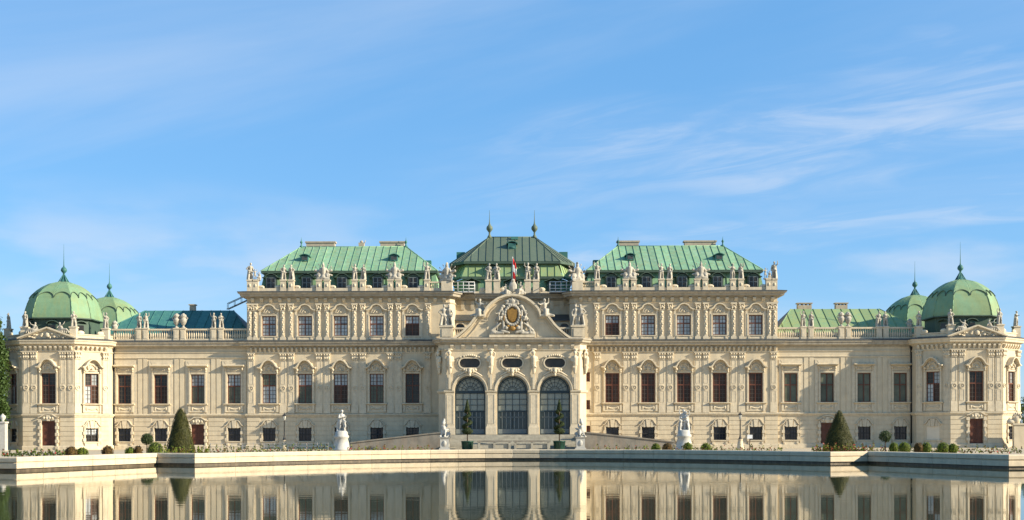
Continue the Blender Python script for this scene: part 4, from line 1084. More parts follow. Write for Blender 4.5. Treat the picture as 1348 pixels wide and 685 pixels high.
# glazing of the arches
for c in AX:
    fy = -6.15
    g = MB(); f = .09
    for q in (-1, 1): g.box(q*(AR-.04)-f, q*(AR-.04)+f, -.06, .06, FZ, SP)
    g.box(-AR, AR, -.10, .10, SP-.32, SP+.02); g.ribbon(arc(0, SP, AR-.16, 0, 180, 24), .16, -.06, .06)
    g.box(-AR, AR, -.07, .07, FZ, FZ+.12); g.box(-AR, AR, -.07, .07, 4.92, 5.06)
    go = part(g, 'glazed_door', 'frame_blue', (c, fy, 0))
    fan = MB()
    for rr in (.62, 1.08, 1.5): fan.ribbon(arc(0, SP, rr, 2, 178, 20), .045, -.03, .03)
    for k in range(1, 8):
        a = math.pi*k/8; fan.tube((.3*math.cos(a), 0, SP+.3*math.sin(a)), ((AR-.1)*math.cos(a), 0, SP+(AR-.1)*math.sin(a)), .026, .026, 5)
    part(fan, 'fanlight_bars', 'frame_blue', None, 0, go)
    fp = MB(); ps = arc(0, SP, AR-.05, 0, 180, 24); fp.add([(x, .05, z) for x, z in ps], [tuple(range(len(ps)))]); part(fp, 'pane', 'glass_blind', None, 0, go)
    nc, nr = 4, 3; zb, zt = 5.06, SP-.32; x0, x1 = -AR+.13, AR-.13
    bars = MB()
    for i in range(1, nc): x = x0+(x1-x0)*i/nc; bars.box(x-.03, x+.03, -.04, .04, zb, zt)
    for j in range(1, nr): z = zb+(zt-zb)*j/nr; bars.box(x0, x1, -.035, .035, z-.03, z+.03)
    part(bars, 'glazing_bars', 'frame_blue', None, 0, go)
    for i in range(nc):
        for j in range(nr):
            xa_, xb_ = x0+(x1-x0)*i/nc, x0+(x1-x0)*(i+1)/nc; za_, zb_ = zb+(zt-zb)*j/nr, zb+(zt-zb)*(j+1)/nr
            pm = MB(); pm.box(xa_+.02, xb_-.02, .03, .05, za_+.02, zb_-.02); part(pm, 'pane', 'glass_blind', None, 0, go)
    for i in range(2):
        pm = MB(); pm.box((-AR+.1, .02)[i], (-.02, AR-.1)[i], .05, .08, FZ+.12, 4.92); part(pm, 'pane', 'glass_teal', None, 0, go)
    vb = MB()
    for i in range(6):
        x = -1.3+.52*i; vb.box(x-.05, x+.05, -.02, .02, FZ+.75, 4.9)
    vb.box(-1.6, 1.6, -.02, .02, 4.2, 4.28); vb.box(-AR+.1, AR-.1, -.03, .03, FZ+.12, FZ+.7); part(vb, 'door_bars', 'bar_grey' , None, 0, go)
m = MB(); m.box(-HW, HW, -6.9, -.4, FZ-.1, FZ-.004); part(m, 'porch_floor', 'stair_stone')
m = MB(); m.box(-9.3, 9.3, -.4, -.36, FZ, 13); part(m, 'porch_back_wall', 'plaster')
# balustrade and pedestals on the portico terrace
for s in (-1, 1):
    m = MB(); x0, x1 = sorted((s*7.8, s*4.8)); y = -1.6
    m.box(x0, x1, y-.2, y+.2, 14.35, 14.62); m.box(x0, x1, y-.22, y+.22, 15.9, 16.12)
    for k in range(11): m.lathe([(.09,14.62),(.06,14.75),(.13,15.0),(.05,15.55),(.09,15.8),(.09,15.9)], (x0+.14+(x1-x0-.28)*k/10, y), 6)
    part(m, 'balustrade', 'trim')
    m = MB(); m.box(s*8.55-.95, s*8.55+.95, -2.6, -.9, 14.35, 14.6); m.box(s*8.55-.85, s*8.55+.85, -2.5, -1.0, 14.6, 16.1); m.box(s*8.55-.95, s*8.55+.95, -2.6, -.9, 16.1, 16.3); m.box(s*8.55-.6, s*8.55+.6, -2.56, -2.5, 14.85, 15.9); part(m, 'pedestal', 'trim')
# steps and ramps
st = empty('stair', (0, -9, 0), 0, palace)
ns = 11
for k in range(ns):
    m = MB(); zt = GZ+(FZ-.02-GZ)*(k+1)/ns; y0 = -13.0+.42*k; m.box(-8.0, 8.0, y0+9, (-7.02 if k == ns-1 else y0+.46)+9, max(GZ-.1, zt-.35), zt); m.build('step', 'stair_stone', st)
m = MB(); m.box(-9.4, 9.4, 0, 2, GZ-.1, FZ-.12); m.build('landing', 'stair_stone', st, (0, 0, 0))
for s in (-1, 1):
    def pr(x_): return s*x_
    m = MB(); xs_ = [8.0, 9.4, 12.0, 16.0, 20.0, 24.5]; zs_ = [1.95, 1.9, 1.62, 1.18, .72, .2]
    for i in range(5):
        a, b = sorted((0, 1)); 
        q = [(pr(xs_[i]), zs_[i]), (pr(xs_[i+1]), zs_[i+1])]
        (xa, za), (xb, zb) = q
        vs = [(xa,-10.4,GZ-.1),(xb,-10.4,GZ-.1),(xb,-7.05 if xs_[i]<9.4 else -3.5,GZ-.1),(xa,-7.05 if xs_[i]<9.4 else -3.5,GZ-.1)]
        vs += [(xa,-10.4,za-.15),(xb,-10.4,zb-.15),(vs[2][0],vs[2][1],zb-.15),(vs[3][0],vs[3][1],za-.15)]
        m.add(vs, [(0,3,2,1),(4,5,6,7),(0,1,5,4),(1,2,6,5),(2,3,7,6),(3,0,4,7)])
    part(m, 'ramp', 'ramp_stone')
    m = MB()
    for i in range(4):
        xa, za, xb, zb = pr(xs_[i]), zs_[i], pr(xs_[i+1]), zs_[i+1]
        vs = [(xa,-10.7,GZ-.1),(xb,-10.7,GZ-.1),(xb,-10.41,GZ-.1),(xa,-10.41,GZ-.1),(xa,-10.7,za+.25),(xb,-10.7,zb+.25),(xb,-10.41,zb+.25),(xa,-10.41,za+.25)]
        m.add(vs, [(0,3,2,1),(4,5,6,7),(0,1,5,4),(1,2,6,5),(2,3,7,6),(3,0,4,7)])
    rp_ = part(m, 'ramp_parapet', 'ramp_stone')
    m = MB()
    for i in range(4):
        xa, za, xb, zb = pr(xs_[i]), zs_[i]+.25, pr(xs_[i+1]), zs_[i+1]+.25
        vs = [(xa,-10.8,za),(xb,-10.8,zb),(xb,-10.3,zb),(xa,-10.3,za),(xa,-10.8,za+.16),(xb,-10.8,zb+.16),(xb,-10.3,zb+.16),(xa,-10.3,za+.16)]
        m.add(vs, [(0,3,2,1),(4,5,6,7),(0,1,5,4),(1,2,6,5),(2,3,7,6),(3,0,4,7)])
    part(m, 'coping', 'ramp_stone', None, 0, rp_)

# ------------------------------------------------------------------ sculpture
def sculpt(name, m, voxel, mat, smooth=2):
    """melts the collected shapes into one continuous surface"""
    me = m.mesh(name, None); o = bpy.data.objects.new(name, me); col.objects.link(o)
    r = o.modifiers.new('remesh', 'REMESH'); r.mode = 'VOXEL'; r.voxel_size = voxel
    sm_ = o.modifiers.new('smooth', 'SMOOTH'); sm_.iterations = smooth; sm_.factor = .5
    dg = bpy.context.evaluated_depsgraph_get(); dg.update()
    res = bpy.data.meshes.new_from_object(o.evaluated_get(dg)); res.name = name
    bpy.data.objects.remove(o); bpy.data.meshes.remove(me)
    res.materials.clear(); res.materials.append(MATS[mat])
    res.polygons.foreach_set('use_smooth', [True]*len(res.polygons))
    return res
def figure(m, at=(0, 0, 0), s=1.0, turn=0.0, arms=('down', 'up'), drape=True, cloak=True, sit=False, lean=0.0, seed=0, helmet=False):
    """a carved figure about two metres tall facing -y"""
    c, si = math.cos(turn), math.sin(turn); rng = random.Random(seed)
    def T(p):
        x, y, z = p; x += lean*z; return (at[0]+s*(x*c - y*si), at[1]+s*(x*si + y*c), at[2]+s*z)
    def cap(a, b, r1, r2): m.capsule(T(a), T(b), r1*s, r2*s, 9, 3)
    def el(p, r): m.ell(T(p), (r[0]*s, r[1]*s, r[2]*s), 9, 6)
    dz = -.42 if sit else 0
    hip = .98+dz
    # legs
    if sit:
        for q in (-1, 1): cap((q*.11, .05, hip), (q*.15, -.42, hip+.04), .125, .09); cap((q*.15, -.42, hip+.04), (q*.14, -.40-.08*q, .06), .085, .055); cap((q*.14, -.42-.08*q, .04), (q*.15, -.62-.08*q, .04), .05, .04)
        m.box(at[0]-.28*s, at[0]+.28*s, at[1]-.25*s, at[1]+.3*s, at[2], at[2]+(hip-.05)*s)
    else:
        cap((-.11, 0, hip), (-.10, -.02, .52), .125, .085); cap((-.10, -.02, .52), (-.11, .03, .07), .085, .055); cap((-.11, 0, .05), (-.12, -.2, .04), .055, .045)
        cap((.12, 0, hip), (.20, -.13, .53), .125, .085); cap((.20, -.13, .53), (.19, .02, .07), .08, .055); cap((.19, -.02, .05), (.22, -.2, .04), .055, .045)
    # trunk
    cap((.02, 0, hip), (0, 0, hip+.28), .17, .16); cap((0, 0, hip+.26), (-.01, -.01, hip+.50), .17, .20); cap((-.2, 0, hip+.55), (.18, 0, hip+.54), .095, .095)
    cap((0, 0, hip+.58), (.01, -.02, hip+.72), .075, .07); el((.02, -.04, hip+.86), (.115, .135, .15)); el((.02, -.16, hip+.84), (.03, .04, .04)); el((.02, 0, hip+.91), (.135, .145, .13))
    if helmet: cap((.02, .08, hip+1.06), (.02, -.06, hip+1.02), .09, .06); el((.02, .0, hip+.97), (.145, .155, .10))
    sh = hip+.54
    for q, a in zip((-1, 1), arms):
        S = (q*.22, 0, sh)
        if a == 'down': E_, H = (q*.34, .03, sh-.31), (q*.33, -.10, sh-.58)
        elif a == 'up': E_, H = (q*.42, -.05, sh+.16), (q*.40, -.08, sh+.50)
        elif a == 'hip': E_, H = (q*.46, .06, sh-.24), (q*.22, -.10, sh-.46)
        elif a == 'out': E_, H = (q*.48, -.06, sh-.08), (q*.76, -.16, sh+.04)
        elif a == 'cross': E_, H = (q*.32, -.14, sh-.26), (-q*.10, -.24, sh-.16)
        else: E_, H = (q*.30, -.22, sh-.22), (q*.22, -.48, sh-.12)
        cap(S, E_, .085, .065); cap(E_, H, .065, .048); el((H[0], H[1], H[2]), (.06, .06, .07))
    if drape:
        if sit: el((0, -.22, hip-.05), (.32, .34, .22)); cap((-.1, -.38, hip-.1), (-.12, -.36, .12), .2, .22)
        else:
            for k in range(7):
                a = R(-20+220*k/6); x0, y0 = .15*math.cos(a), .14*math.sin(a); cap((x0, y0, hip+.1), (x0*1.75+rng.uniform(-.03, .03), y0*1.6, .06), .085, .09)
            cap((-.24, -.06, hip+.08), (.22, -.1, hip-.06), .09, .09)
    if cloak:
        for k in range(4): x = -.2+.13*k; cap((x, .12, sh), (x*1.4+rng.uniform(-.05, .05), .20, .12 if not sit else .3), .07, .10)
        cap((-.2, .06, sh+.03), (.16, -.12, sh-.18), .07, .06)
def base_slab(m, w_, d, z=.08): m.box(-w_/2, w_/2, -d/2, d/2, -.06, z)
def S_fig(key, mat='statue_stone', voxel=.045, **k):
    def f(): m = MB(); base_slab(m, .62, .55); figure(m, (0, 0, .04), **k); return sculpt(key, m, voxel, mat)
    return cached(key, f)
V1 = lambda: S_fig('statue', arms=('down', 'up'), seed=1)
V2 = lambda: S_fig('statue', arms=('down', 'up'), seed=1)
FIGS = [
    dict(arms=('down', 'up'), seed=1), dict(arms=('hip', 'down'), seed=2, lean=.03), dict(arms=('cross', 'hip'), seed=3, lean=-.03),
    dict(arms=('up', 'hip'), seed=4, helmet=True), dict(arms=('fwd', 'down'), seed=5, lean=.04), dict(arms=('out', 'cross'), seed=6, drape=False)]
def fig_mesh(i):
    k = FIGS[i % 6]
    def f(): m = MB(); base_slab(m, .66, .6); figure(m, (0, 0, .04), **k); return sculpt('carved_figure', m, .034, 'statue_stone', 1)
    return cached(('fig', i % 6), f)
def trophy_mesh():
    def f():
        m = MB(); base_slab(m, 1.5, .7)
        m.capsule((0, 0, .5), (0, 0, 1.25), .30, .36); m.ell((0, -.02, 1.72), (.19, .2, .24)); m.ell((0, .05, 1.98), (.10, .26, .16))
        for q in (-1, 1):
            m.capsule((q*.34, 0, 1.3), (q*.52, -.06, 1.0), .14, .1)
            m.ell((q*.5, -.18, .45), (.34, .12, .44)); m.ell((q*.5, -.28, .45), (.12, .08, .14))
            for a in (22, 42, 62):
                r = R(a); L = 1.35 if a < 50 else 1.1
                m.capsule((0, .12, .55), (q*math.sin(r)*L, .14, .55+math.cos(r)*L), .045, .04, 6); m.ell((q*math.sin(r)*L*1.04, .14, .55+math.cos(r)*L*1.04), (.08, .05, .12))
            m.capsule((q*.35, .1, .9), (q*.95, .06, 1.15), .12, .15); m.capsule((q*.45, .08, .7), (q*1.0, .02, .55), .14, .12)
            m.capsule((q*.15, -.3, .16), (q*.72, -.25, .12), .12, .1)
        m.ell((0, -.3, .3), (.3, .14, .24)); return sculpt('trophy', m, .045, 'statue_stone')
    return cached('trophy', f)
def vase_mesh():
    def f():
        m = MB(); m.lathe([(.26, 0), (.26, .1), (.12, .18), (.10, .3), (.22, .42), (.36, .7), (.40, .95), (.30, 1.15), (.24, 1.22), (.36, 1.3), (.36, 1.36), (.05, 1.36)], (0, 0), 16)
        for k in range(9): a = 2*math.pi*k/9; m.ell((.22*math.cos(a), .22*math.sin(a), 1.45), (.14, .14, .12), 7, 4)
        m.ell((0, 0, 1.52), (.22, .22, .2), 8, 5)
        for q in (-1, 1): m.capsule((q*.38, 0, .95), (q*.5, 0, 1.15), .05, .05, 6); m.capsule((q*.5, 0, 1.15), (q*.32, 0, 1.3), .05, .05, 6)
        return sculpt('vase', m, .035, 'statue_stone', 1)
    return cached('vase', f)
def cherub_pair():
    def f():
        m = MB(); base_slab(m, 1.0, .6); figure(m, (-.28, 0, 0), .72, .5, ('out', 'up'), False, False, False, 0, 3); figure(m, (.3, .02, 0), .66, -.5, ('up', 'fwd'), False, True, True, 0, 4)
        return sculpt('cherub_pair', m, .04, 'statue_stone')
    return cached('cherub', f)
def seated_mesh(mirror_=False):
    def f():
        m = MB(); figure(m, (0, 0, 0), 1.1, .55, ('out', 'up'), True, True, True, 0, 8); m.capsule((.2, -.2, .2), (.9, -.3, .05), .2, .12); m.ell((-.3, .1, .5), (.3, .2, .4))
        return sculpt('seated_figure', m, .05, 'statue_stone')
    return cached('seated', f)
def recline_mesh():
    def f():
        m = MB(); m.capsule((-.1, 0, .55), (.15, 0, 1.0), .22, .24); m.ell((.22, -.05, 1.38), (.15, .16, .18)); m.capsule((.12, 0, 1.15), (.2, 0, 1.28), .09, .08)
        m.capsule((-.1, -.1, .5), (-.75, -.2, .55), .17, .12); m.capsule((-.75, -.2, .55), (-1.2, -.15, .1), .12, .07); m.capsule((-.1, .05, .45), (-.9, .05, .2), .17, .11); m.capsule((-.9, .05, .2), (-1.5, .05, -.05), .1, .06)
        m.capsule((.3, -.05, 1.05), (.55, -.2, .75), .1, .08); m.capsule((.05, -.1, 1.05), (-.35, -.25, 1.25), .1, .07); m.capsule((-.35, -.25, 1.25), (-.55, -.2, 1.6), .07, .05)
        m.ell((0, .05, .3), (.5, .3, .35)); m.capsule((.2, .15, 1.0), (.5, .2, .2), .15, .2)
        for k in range(4): m.capsule((-.2-.25*k, -.12, .45-.05*k), (-.15-.3*k, -.2, .05), .1, .08)
        return sculpt('reclining_figure', m, .05, 'statue_stone')
    return cached('recline', f)
STAT = []
def statue(name, me, loc, rz, scale, label, group, cat='statue', flip=False):
    loc = (loc[0], loc[1], loc[2]*ZS)
    o = place(name, me, None, loc, rz, (scale*(-1 if flip else 1), scale, scale)); tag(o, label, cat, group); return o
ORD = ['first', 'second', 'third', 'fourth', 'fifth', 'sixth', 'seventh']
mids = [(TALL[k]+TALL[k+1])/2 for k in range(4)]
for s in (-1, 1):
    side = 'left' if s < 0 else 'right'; n_ = 0
    order = mids[::-1] if s < 0 else mids
    for i, q in enumerate(order):
        pair = (i % 2 == 0) if s < 0 else (i % 2 == 1)
        gapw = f"between the {ORD[i]} and {ORD[i+1]} dormers from the left"
        if pair:
            for d, w_ in ((-.53, 'left'), (.53, 'right')):
                n_ += 1; statue('parapet_statue', fig_mesh(n_+(s > 0)*2), (s*q+d, .05, 22.66), R(-15*d*2), .99, f"standing stone figure on {side} block parapet, {w_} of the pair between {ORD[i]} and {ORD[i+1]} dormers", 'standing figures on the roof parapets')
        else:
            statue('trophy', trophy_mesh(), (s*q, .05, 22.66), 0, 1.1, f"stone trophy of armour on {side} block parapet between the {ORD[i]} and {ORD[i+1]} dormers", 'carved trophies on the roof parapets', 'trophy')
    statue('parapet_statue', fig_mesh(3), (s*11.2, .05, 22.66), R(10), 1.08, f"lone stone figure at the inner end of the {side} block parapet", 'standing figures on the roof parapets')
    statue('parapet_statue', fig_mesh(1 if s < 0 else 0), (s*34.5, .05, 22.66), R(-20*s), 1.12, f"standing stone figure on the outermost corner of the {side} block parapet", 'standing figures on the roof parapets')
    statue('cherub_pair', cherub_pair(), (s*33.6, .0, 22.66), 0, 1.0, f"pair of stone cherubs beside the outer corner figure of the {side} block parapet", 'cherub pairs on the roof parapets')
    statue('trophy', trophy_mesh(), (s*8.6, .1, 22.4), R(25*s), 1.2, f"carved stone trophy beside the metal balcony at the inner corner of the {side} block", 'carved trophies on the roof parapets', 'trophy')
    m = MB(); m.box(s*8.6-.7, s*8.6+.7, -.45, .6, 20.97, 22.4); part(m, 'pedestal', 'trim')
    # wing balustrade
    for k, q in enumerate((38.35, 39.35, 43.35, 44.25, 48.3, 49.2)):
        far = ('nearest the tall block', 'in the middle', 'nearest the corner pavilion')[k//2]; inner = ('inner', 'outer')[k % 2]
        if k//2 == 1: statue('roof_vase', vase_mesh(), (s*q, .23, 16.28), 0, 1.15, f"stone vase on the {side} wing balustrade, {inner} one of the middle pair", 'vases on the wing balustrades', 'vase')
        else: statue('parapet_statue', fig_mesh(k+2+(s > 0)), (s*q, .23, 16.28), R(12-24*(k % 2)), .98, f"stone figure on the {side} wing balustrade, {inner} one of the pair {far}", 'standing figures on the wing balustrades')
    # portico terrace groups
    def tg():
        m = MB(); base_slab(m, 1.7, .9); figure(m, (-.48, 0, 0), 1.42, .3, ('hip', 'up'), True, False, False, .05, 11); figure(m, (.46, .05, 0), 1.38, -.35, ('up', 'down'), True, False, False, -.06, 12)
        m.capsule((-.1, .2, .1), (.0, .2, 2.4), .16, .13); m.capsule((-.9, .1, .1), (-.6, .1, 1.6), .12, .1)
        return sculpt('figure_group', m, .055, 'statue_stone')
    statue('figure_group', cached('tg', tg), (s*8.55, -1.75, 16.34), 0, .98, f"two stone figures on a pedestal at the {side} corner of the portico terrace", 'figure groups on the portico terrace', flip=(s > 0))
    statue('seated_statue', seated_mesh(), (s*4.05, -6.75, 17.1), 0, 1.3, f"seated stone figure on the {side} shoulder of the curved pediment", 'seated figures on the curved pediment', flip=(s < 0))
    # corner pavilion statues
    cx = s*PCX
    for k, (x, y) in enumerate([(cx-HX-WXD, PY+WYD), (cx-HX, PY), (cx+HX, PY), (cx+HX+WXD, PY+WYD)]):
        mx_ = cx+(x-cx)*.95; my = .7+(y-.7)*.95
        statue('parapet_statue', fig_mesh(k+(s > 0)), (mx_, my, 16.1), R((-50, -15, 15, 50)[k]), .98, f"standing stone figure on the {side} domed pavilion, {ORD[k]} of its four from the left", 'standing figures on the domed pavilions')
    for q in (-1, 1):
        statue('reclining_statue', recline_mesh(), (cx+q*1.75, PY-.3, 15.25), 0, .9, f"reclining stone figure on the {'left' if q < 0 else 'right'} slope of the {side} pavilion pediment", 'reclining figures on the pavilion pediments', flip=(q > 0))
    vz = fin = None
    statue('roof_vase', vase_mesh(), (cx-s*(HX+WXD+.1), .4, 15.6), 0, 1.0, f"stone vase at the foot of the {side} dome next to the wing balustrade", 'vases on the wing balustrades', 'vase')
for i, q in enumerate(CPED):
    statue('parapet_statue', fig_mesh(i+1), (q, 3.15, 22.95), R((10, -10, 10, -10)[i]), 1.1, f"standing stone figure before the central roof, {ORD[i]} of four from the left", 'standing figures before the central roof')
# crowning group on the pediment: shield held by two figures
def crown_group():
    m = MB(); base_slab(m, 2.6, .7); m.ell((0, -.05, .95), (.55, .28, .75)); m.ell((0, -.1, 1.75), (.28, .24, .22))
    figure(m, (-.95, 0, 0), .85, .7, ('out', 'up'), True, False, True, 0, 21); figure(m, (.95, 0, 0), 1.0, -.6, ('up', 'out'), True, True, True, 0, 22)
    m.capsule((-1.5, 0, .15), (-.5, -.1, .3), .18, .2); m.capsule((1.5, 0, .15), (.5, -.1, .3), .18, .2); return sculpt('crowning_group', m, .055, 'statue_stone')
PTOP = hp[-1][1]+.25
statue('crowning_statue', crown_group(), (0.1, -6.5, PTOP), 0, 1.0, 'stone shield with two seated figures on top of the curved pediment, under the flag', None)
# flag
fl_ = empty('flag', (.05, -5.95, PTOP*ZS-.3)); tag(fl_, 'red and white flag hanging limp from its pole above the portico', 'flag')
m = MB(); m.tube((0, 0, 0), (0, 0, 5.0), .05, .035, 8); m.ell((0, 0, 5.05), (.09, .09, .09)); m.build('pole', 'railing_white', fl_)
def cloth(z0, z1, mat, nm):
    m = MB(); nx, nz = 8, 6; vs = []
    for j in range(nz+1):
        for i in range(nx+1):
            u, v = i/nx, j/nz; z = z0+(z1-z0)*v
            vs.append((.05+.36*u*(1+.25*math.sin(z*2)), -.12*math.sin(u*9+z*1.5)-.03, z-.5*u+.1*math.sin(u*6)))
    m.add(vs, [(j*(nx+1)+i, j*(nx+1)+i+1, (j+1)*(nx+1)+i+1, (j+1)*(nx+1)+i) for j in range(nz) for i in range(nx)], True)
    o = m.build(nm, mat, fl_); sd_ = o.modifiers.new('thick', 'SOLIDIFY'); sd_.thickness = .02
cloth(4.1, 4.9, 'flag_red', 'stripe'); cloth(3.25, 4.1, 'flag_white', 'stripe'); cloth(2.2, 3.25, 'flag_red', 'stripe')
# coat of arms on the pediment
arms = empty('coat_of_arms', (0, -6.8, 0), 0, palace)
def sh_(m, cz, w_, h, y): m.ell((0, y, cz), (w_, .18, h), 16, 10)
m = MB(); m.ell((0, -.30, 17.25), (.62, .2, .92), 18, 12); m.plate([(0, 16.4), (.45, 16.75), (.62, 17.5), (.58, 18.0), (.3, 17.92), (0, 18.1), (-.3, 17.92), (-.58, 18.0), (-.62, 17.5), (-.45, 16.75)], .2, .52); m.build('shield', 'gold', arms)
m = MB(); rng = random.Random(11)
for k in range(22):
    a = 2*math.pi*k/22; m.ell((.92*math.cos(a), -.34, 17.25+1.25*math.sin(a)), (.24, .2, .22), 8, 5)
m.capsule((-.75, -.3, 18.7), (.75, -.3, 18.7), .16, .16); m.ell((0, -.35, 19.05), (.42, .22, .34)); m.ell((0, -.38, 19.45), (.12, .12, .2))
for q in (-1, 1):
    m.ell((q*.62, -.32, 19.0), (.28, .2, .2)); m.ell((q*1.15, -.3, 18.35), (.3, .2, .24))
    m.capsule((q*1.3, -.3, 15.2), (q*.5, -.34, 15.05), .24, .2)
scroll = sculpt('cartouche', m, .05, 'statue_stone'); place('cartouche', scroll, arms)
m = MB()
for q in (-1, 1):
    figure(m, (q*2.2, -.3, 14.95), .95, q*-.5, ('up', 'out') if q < 0 else ('out', 'up'), False, False, False, -q*.28, 30+q); figure(m, (q*1.7, -.3, 16.55), .85, q*-.6, ('out', 'fwd'), False, False, True, 0, 33+q)
    m.ell((q*2.35, -.2, 15.05), (.55, .28, .3)); m.capsule((q*2.7, -.2, 14.9), (q*1.2, -.3, 15.0), .2, .25)
    m.ell((q*.75, -.35, 15.65), (.3, .25, .3)); m.capsule((q*2.6, -.3, 15.3), (q*1.5, -.35, 16.2), .18, .12); m.capsule((q*1.3, -.3, 18.2), (q*1.7, -.3, 17.4), .2, .12); m.capsule((q*.3, -.35, 19.3), (q*.95, -.3, 19.0), .13, .1); m.capsule((q*1.1, -.3, 15.5), (q*1.2, -.3, 17.8), .2, .18)
place('supporters', sculpt('supporters', m, .05, 'statue_stone'), arms)
m = MB(); m.ell((0, -.5, 15.55), (.42, .16, .3), 12, 7); m.ell((-.55, -.45, 15.85), (.22, .12, .16)); m.ell((.55, -.45, 15.85), (.22, .12, .16)); m.ell((-1.05, -.42, 16.9), (.12, .1, .5)); m.ell((1.05, -.42, 16.9), (.12, .1, .5)); m.build('chain', 'gold', arms)
# herms between the arches
def herm_mesh():
    m = MB(); figure(m, (0, -.15, -.98*1.25+.35), 1.25, 0, ('up', 'cross'), False, True, False, 0, 40)
    m2 = MB(); keep = []
    for k in range(5): m2.ell((.1*math.sin(k*2), -.28, -.15*k+.2), (.28-.03*k, .2, .2))
    m3 = MB(); z0 = .35
    m3.capsule((0, -.25, .2), (0, -.28, 1.0), .30, .36); m3.capsule((-.34, -.25, 1.1), (.34, -.25, 1.1), .16, .16); m3.ell((0, -.35, 1.6), (.2, .22, .27)); m3.ell((0, -.3, 1.72), (.26, .24, .2))
    m3.capsule((-.38, -.25, 1.12), (-.52, -.35, 1.6), .13, .1); m3.capsule((-.52, -.35, 1.6), (-.1, -.35, 1.98), .1, .08); m3.capsule((.38, -.25, 1.1), (.5, -.3, .65), .13, .1); m3.capsule((.5, -.3, .65), (.1, -.5, .5), .1, .08)
    m3.capsule((0, -.22, .2), (0, -.18, -.9), .3, .14); m3.capsule((-.2, -.3, .1), (.25, -.35, -.15), .15, .14); m3.capsule((.2, -.25, -.1), (.15, -.2, -.8), .14, .1); m3.ell((0, -.2, 2.1), (.42, .22, .14))
    return sculpt('herm', m3, .05, 'trim')
for i, x in enumerate((-7.9, -2.685, 2.685, 7.9)):
    place('herm', cached('herm', herm_mesh), palace, (x, -7.1, 10.75), 0, (-1 if i % 2 else 1, 1, 1))
for s in (-1, 1): place('herm', cached('herm', herm_mesh), palace, (s*9.15, -6.05, 10.75), s*R(55))

# ---- free standing sculpture in front of the palace
def plinth_round(r0, r1, h):
    m = MB(); m.lathe([(r0*1.12, 0), (r0*1.12, .25), (r0, .35), (r0*.95, .9), (r1, h*.66), (r1*1.18, h*.70), (r1*1.2, h*.80), (r1*1.02, h*.84), (r1*1.0, h)], (0, 0), 20); return m
for s in (-1, 1):
    g = empty('marble_group', (s*19.6 if s < 0 else 19.65, -22, GZ))
    tag(g, ('white marble statue of a man beside a child on a round plinth, left of stairs' if s < 0 else 'white marble statue of entwined figures on a round plinth, right of the stairs'), 'statue', 'marble groups in front of the palace')
    plinth_round(.92, .72, 2.2).build('plinth', 'marble', g)
    m = MB(); m.lathe([(.7, 2.1), (.66, 2.25), (.5, 2.35)], (0, 0), 14)
    if s < 0:
        figure(m, (-.08, .05, 2.25), 1.25, .5, ('cross', 'fwd'), False, True, False, .05, 50); figure(m, (.42, -.1, 2.25), .78, -.5, ('up', 'fwd'), False, False, False, -.06, 51)
        m.capsule((.3, .15, 2.2), (.35, .15, 3.2), .16, .12)
    else:
        figure(m, (-.12, .08, 2.25), 1.22, .3, ('up', 'fwd'), True, True, False, .03, 52); figure(m, (.28, -.12, 2.25), 1.12, -.4, ('cross', 'up'), True, True, False, -.05, 53); figure(m, (-.42, -.2, 2.25), .8, .8, ('up', 'fwd'), False, False, False, .05, 54)
    place('figures', sculpt('figures', m, .045, 'marble'), g)
    sp = empty('pedestal_statue', (s*8.2, -13.6, GZ))
    tag(sp, f"white stone sculpture on a square pedestal at the {'left' if s < 0 else 'right'} foot of the portico stairs", 'statue', 'sculptures flanking the stairs')
    m = MB(); m.taper((0, 0), 0, .22, 1.35, 1.30, 1.9, 1.85); m.box(-.52, .52, -.8, .8, .22, 1.38); m.taper((0, 0), 1.38, 1.55, 1.12, 1.25, 1.7, 1.85); m.ell((0, -.82, .8), (.24, .08, .36), 10, 6)
    m.build('pedestal', 'marble', sp)
    m = MB(); m.box(-.5, .5, -.8, .85, 1.5, 1.62)
    m.capsule((0, .55, 1.9), (0, -.15, 2.1), .36, .34); m.capsule((0, -.15, 2.1), (0, -.35, 2.75), .3, .24); m.ell((0, -.42, 3.2), (.2, .22, .27)); m.ell((0, -.34, 3.3), (.25, .24, .26)); m.capsule((0, -.36, 2.8), (0, -.4, 3.05), .12, .11); m.ell((0, -.2, 3.62), (.16, .16, .2))
    for q in (-1, 1):
        m.capsule((q*.22, -.35, 2.45), (q*.26, -.5, 1.72), .13, .1); m.capsule((q*.26, -.45, 1.68), (q*.28, -.82, 1.68), .1, .09); m.capsule((q*.34, .45, 1.9), (q*.36, .0, 1.72), .24, .12)
        m.capsule((q*.25, -.1, 2.4), (q*.42, .35, 2.55), .14, .1); m.capsule((q*.28, -.2, 2.75), (q*.3, -.1, 3.05), .12, .1)
    m.capsule((.2, .8, 1.8), (.45, .5, 2.3), .07, .06)
    place('figure', sculpt('figure', m, .045, 'marble'), sp, (0, 0, 0), R(20*s))

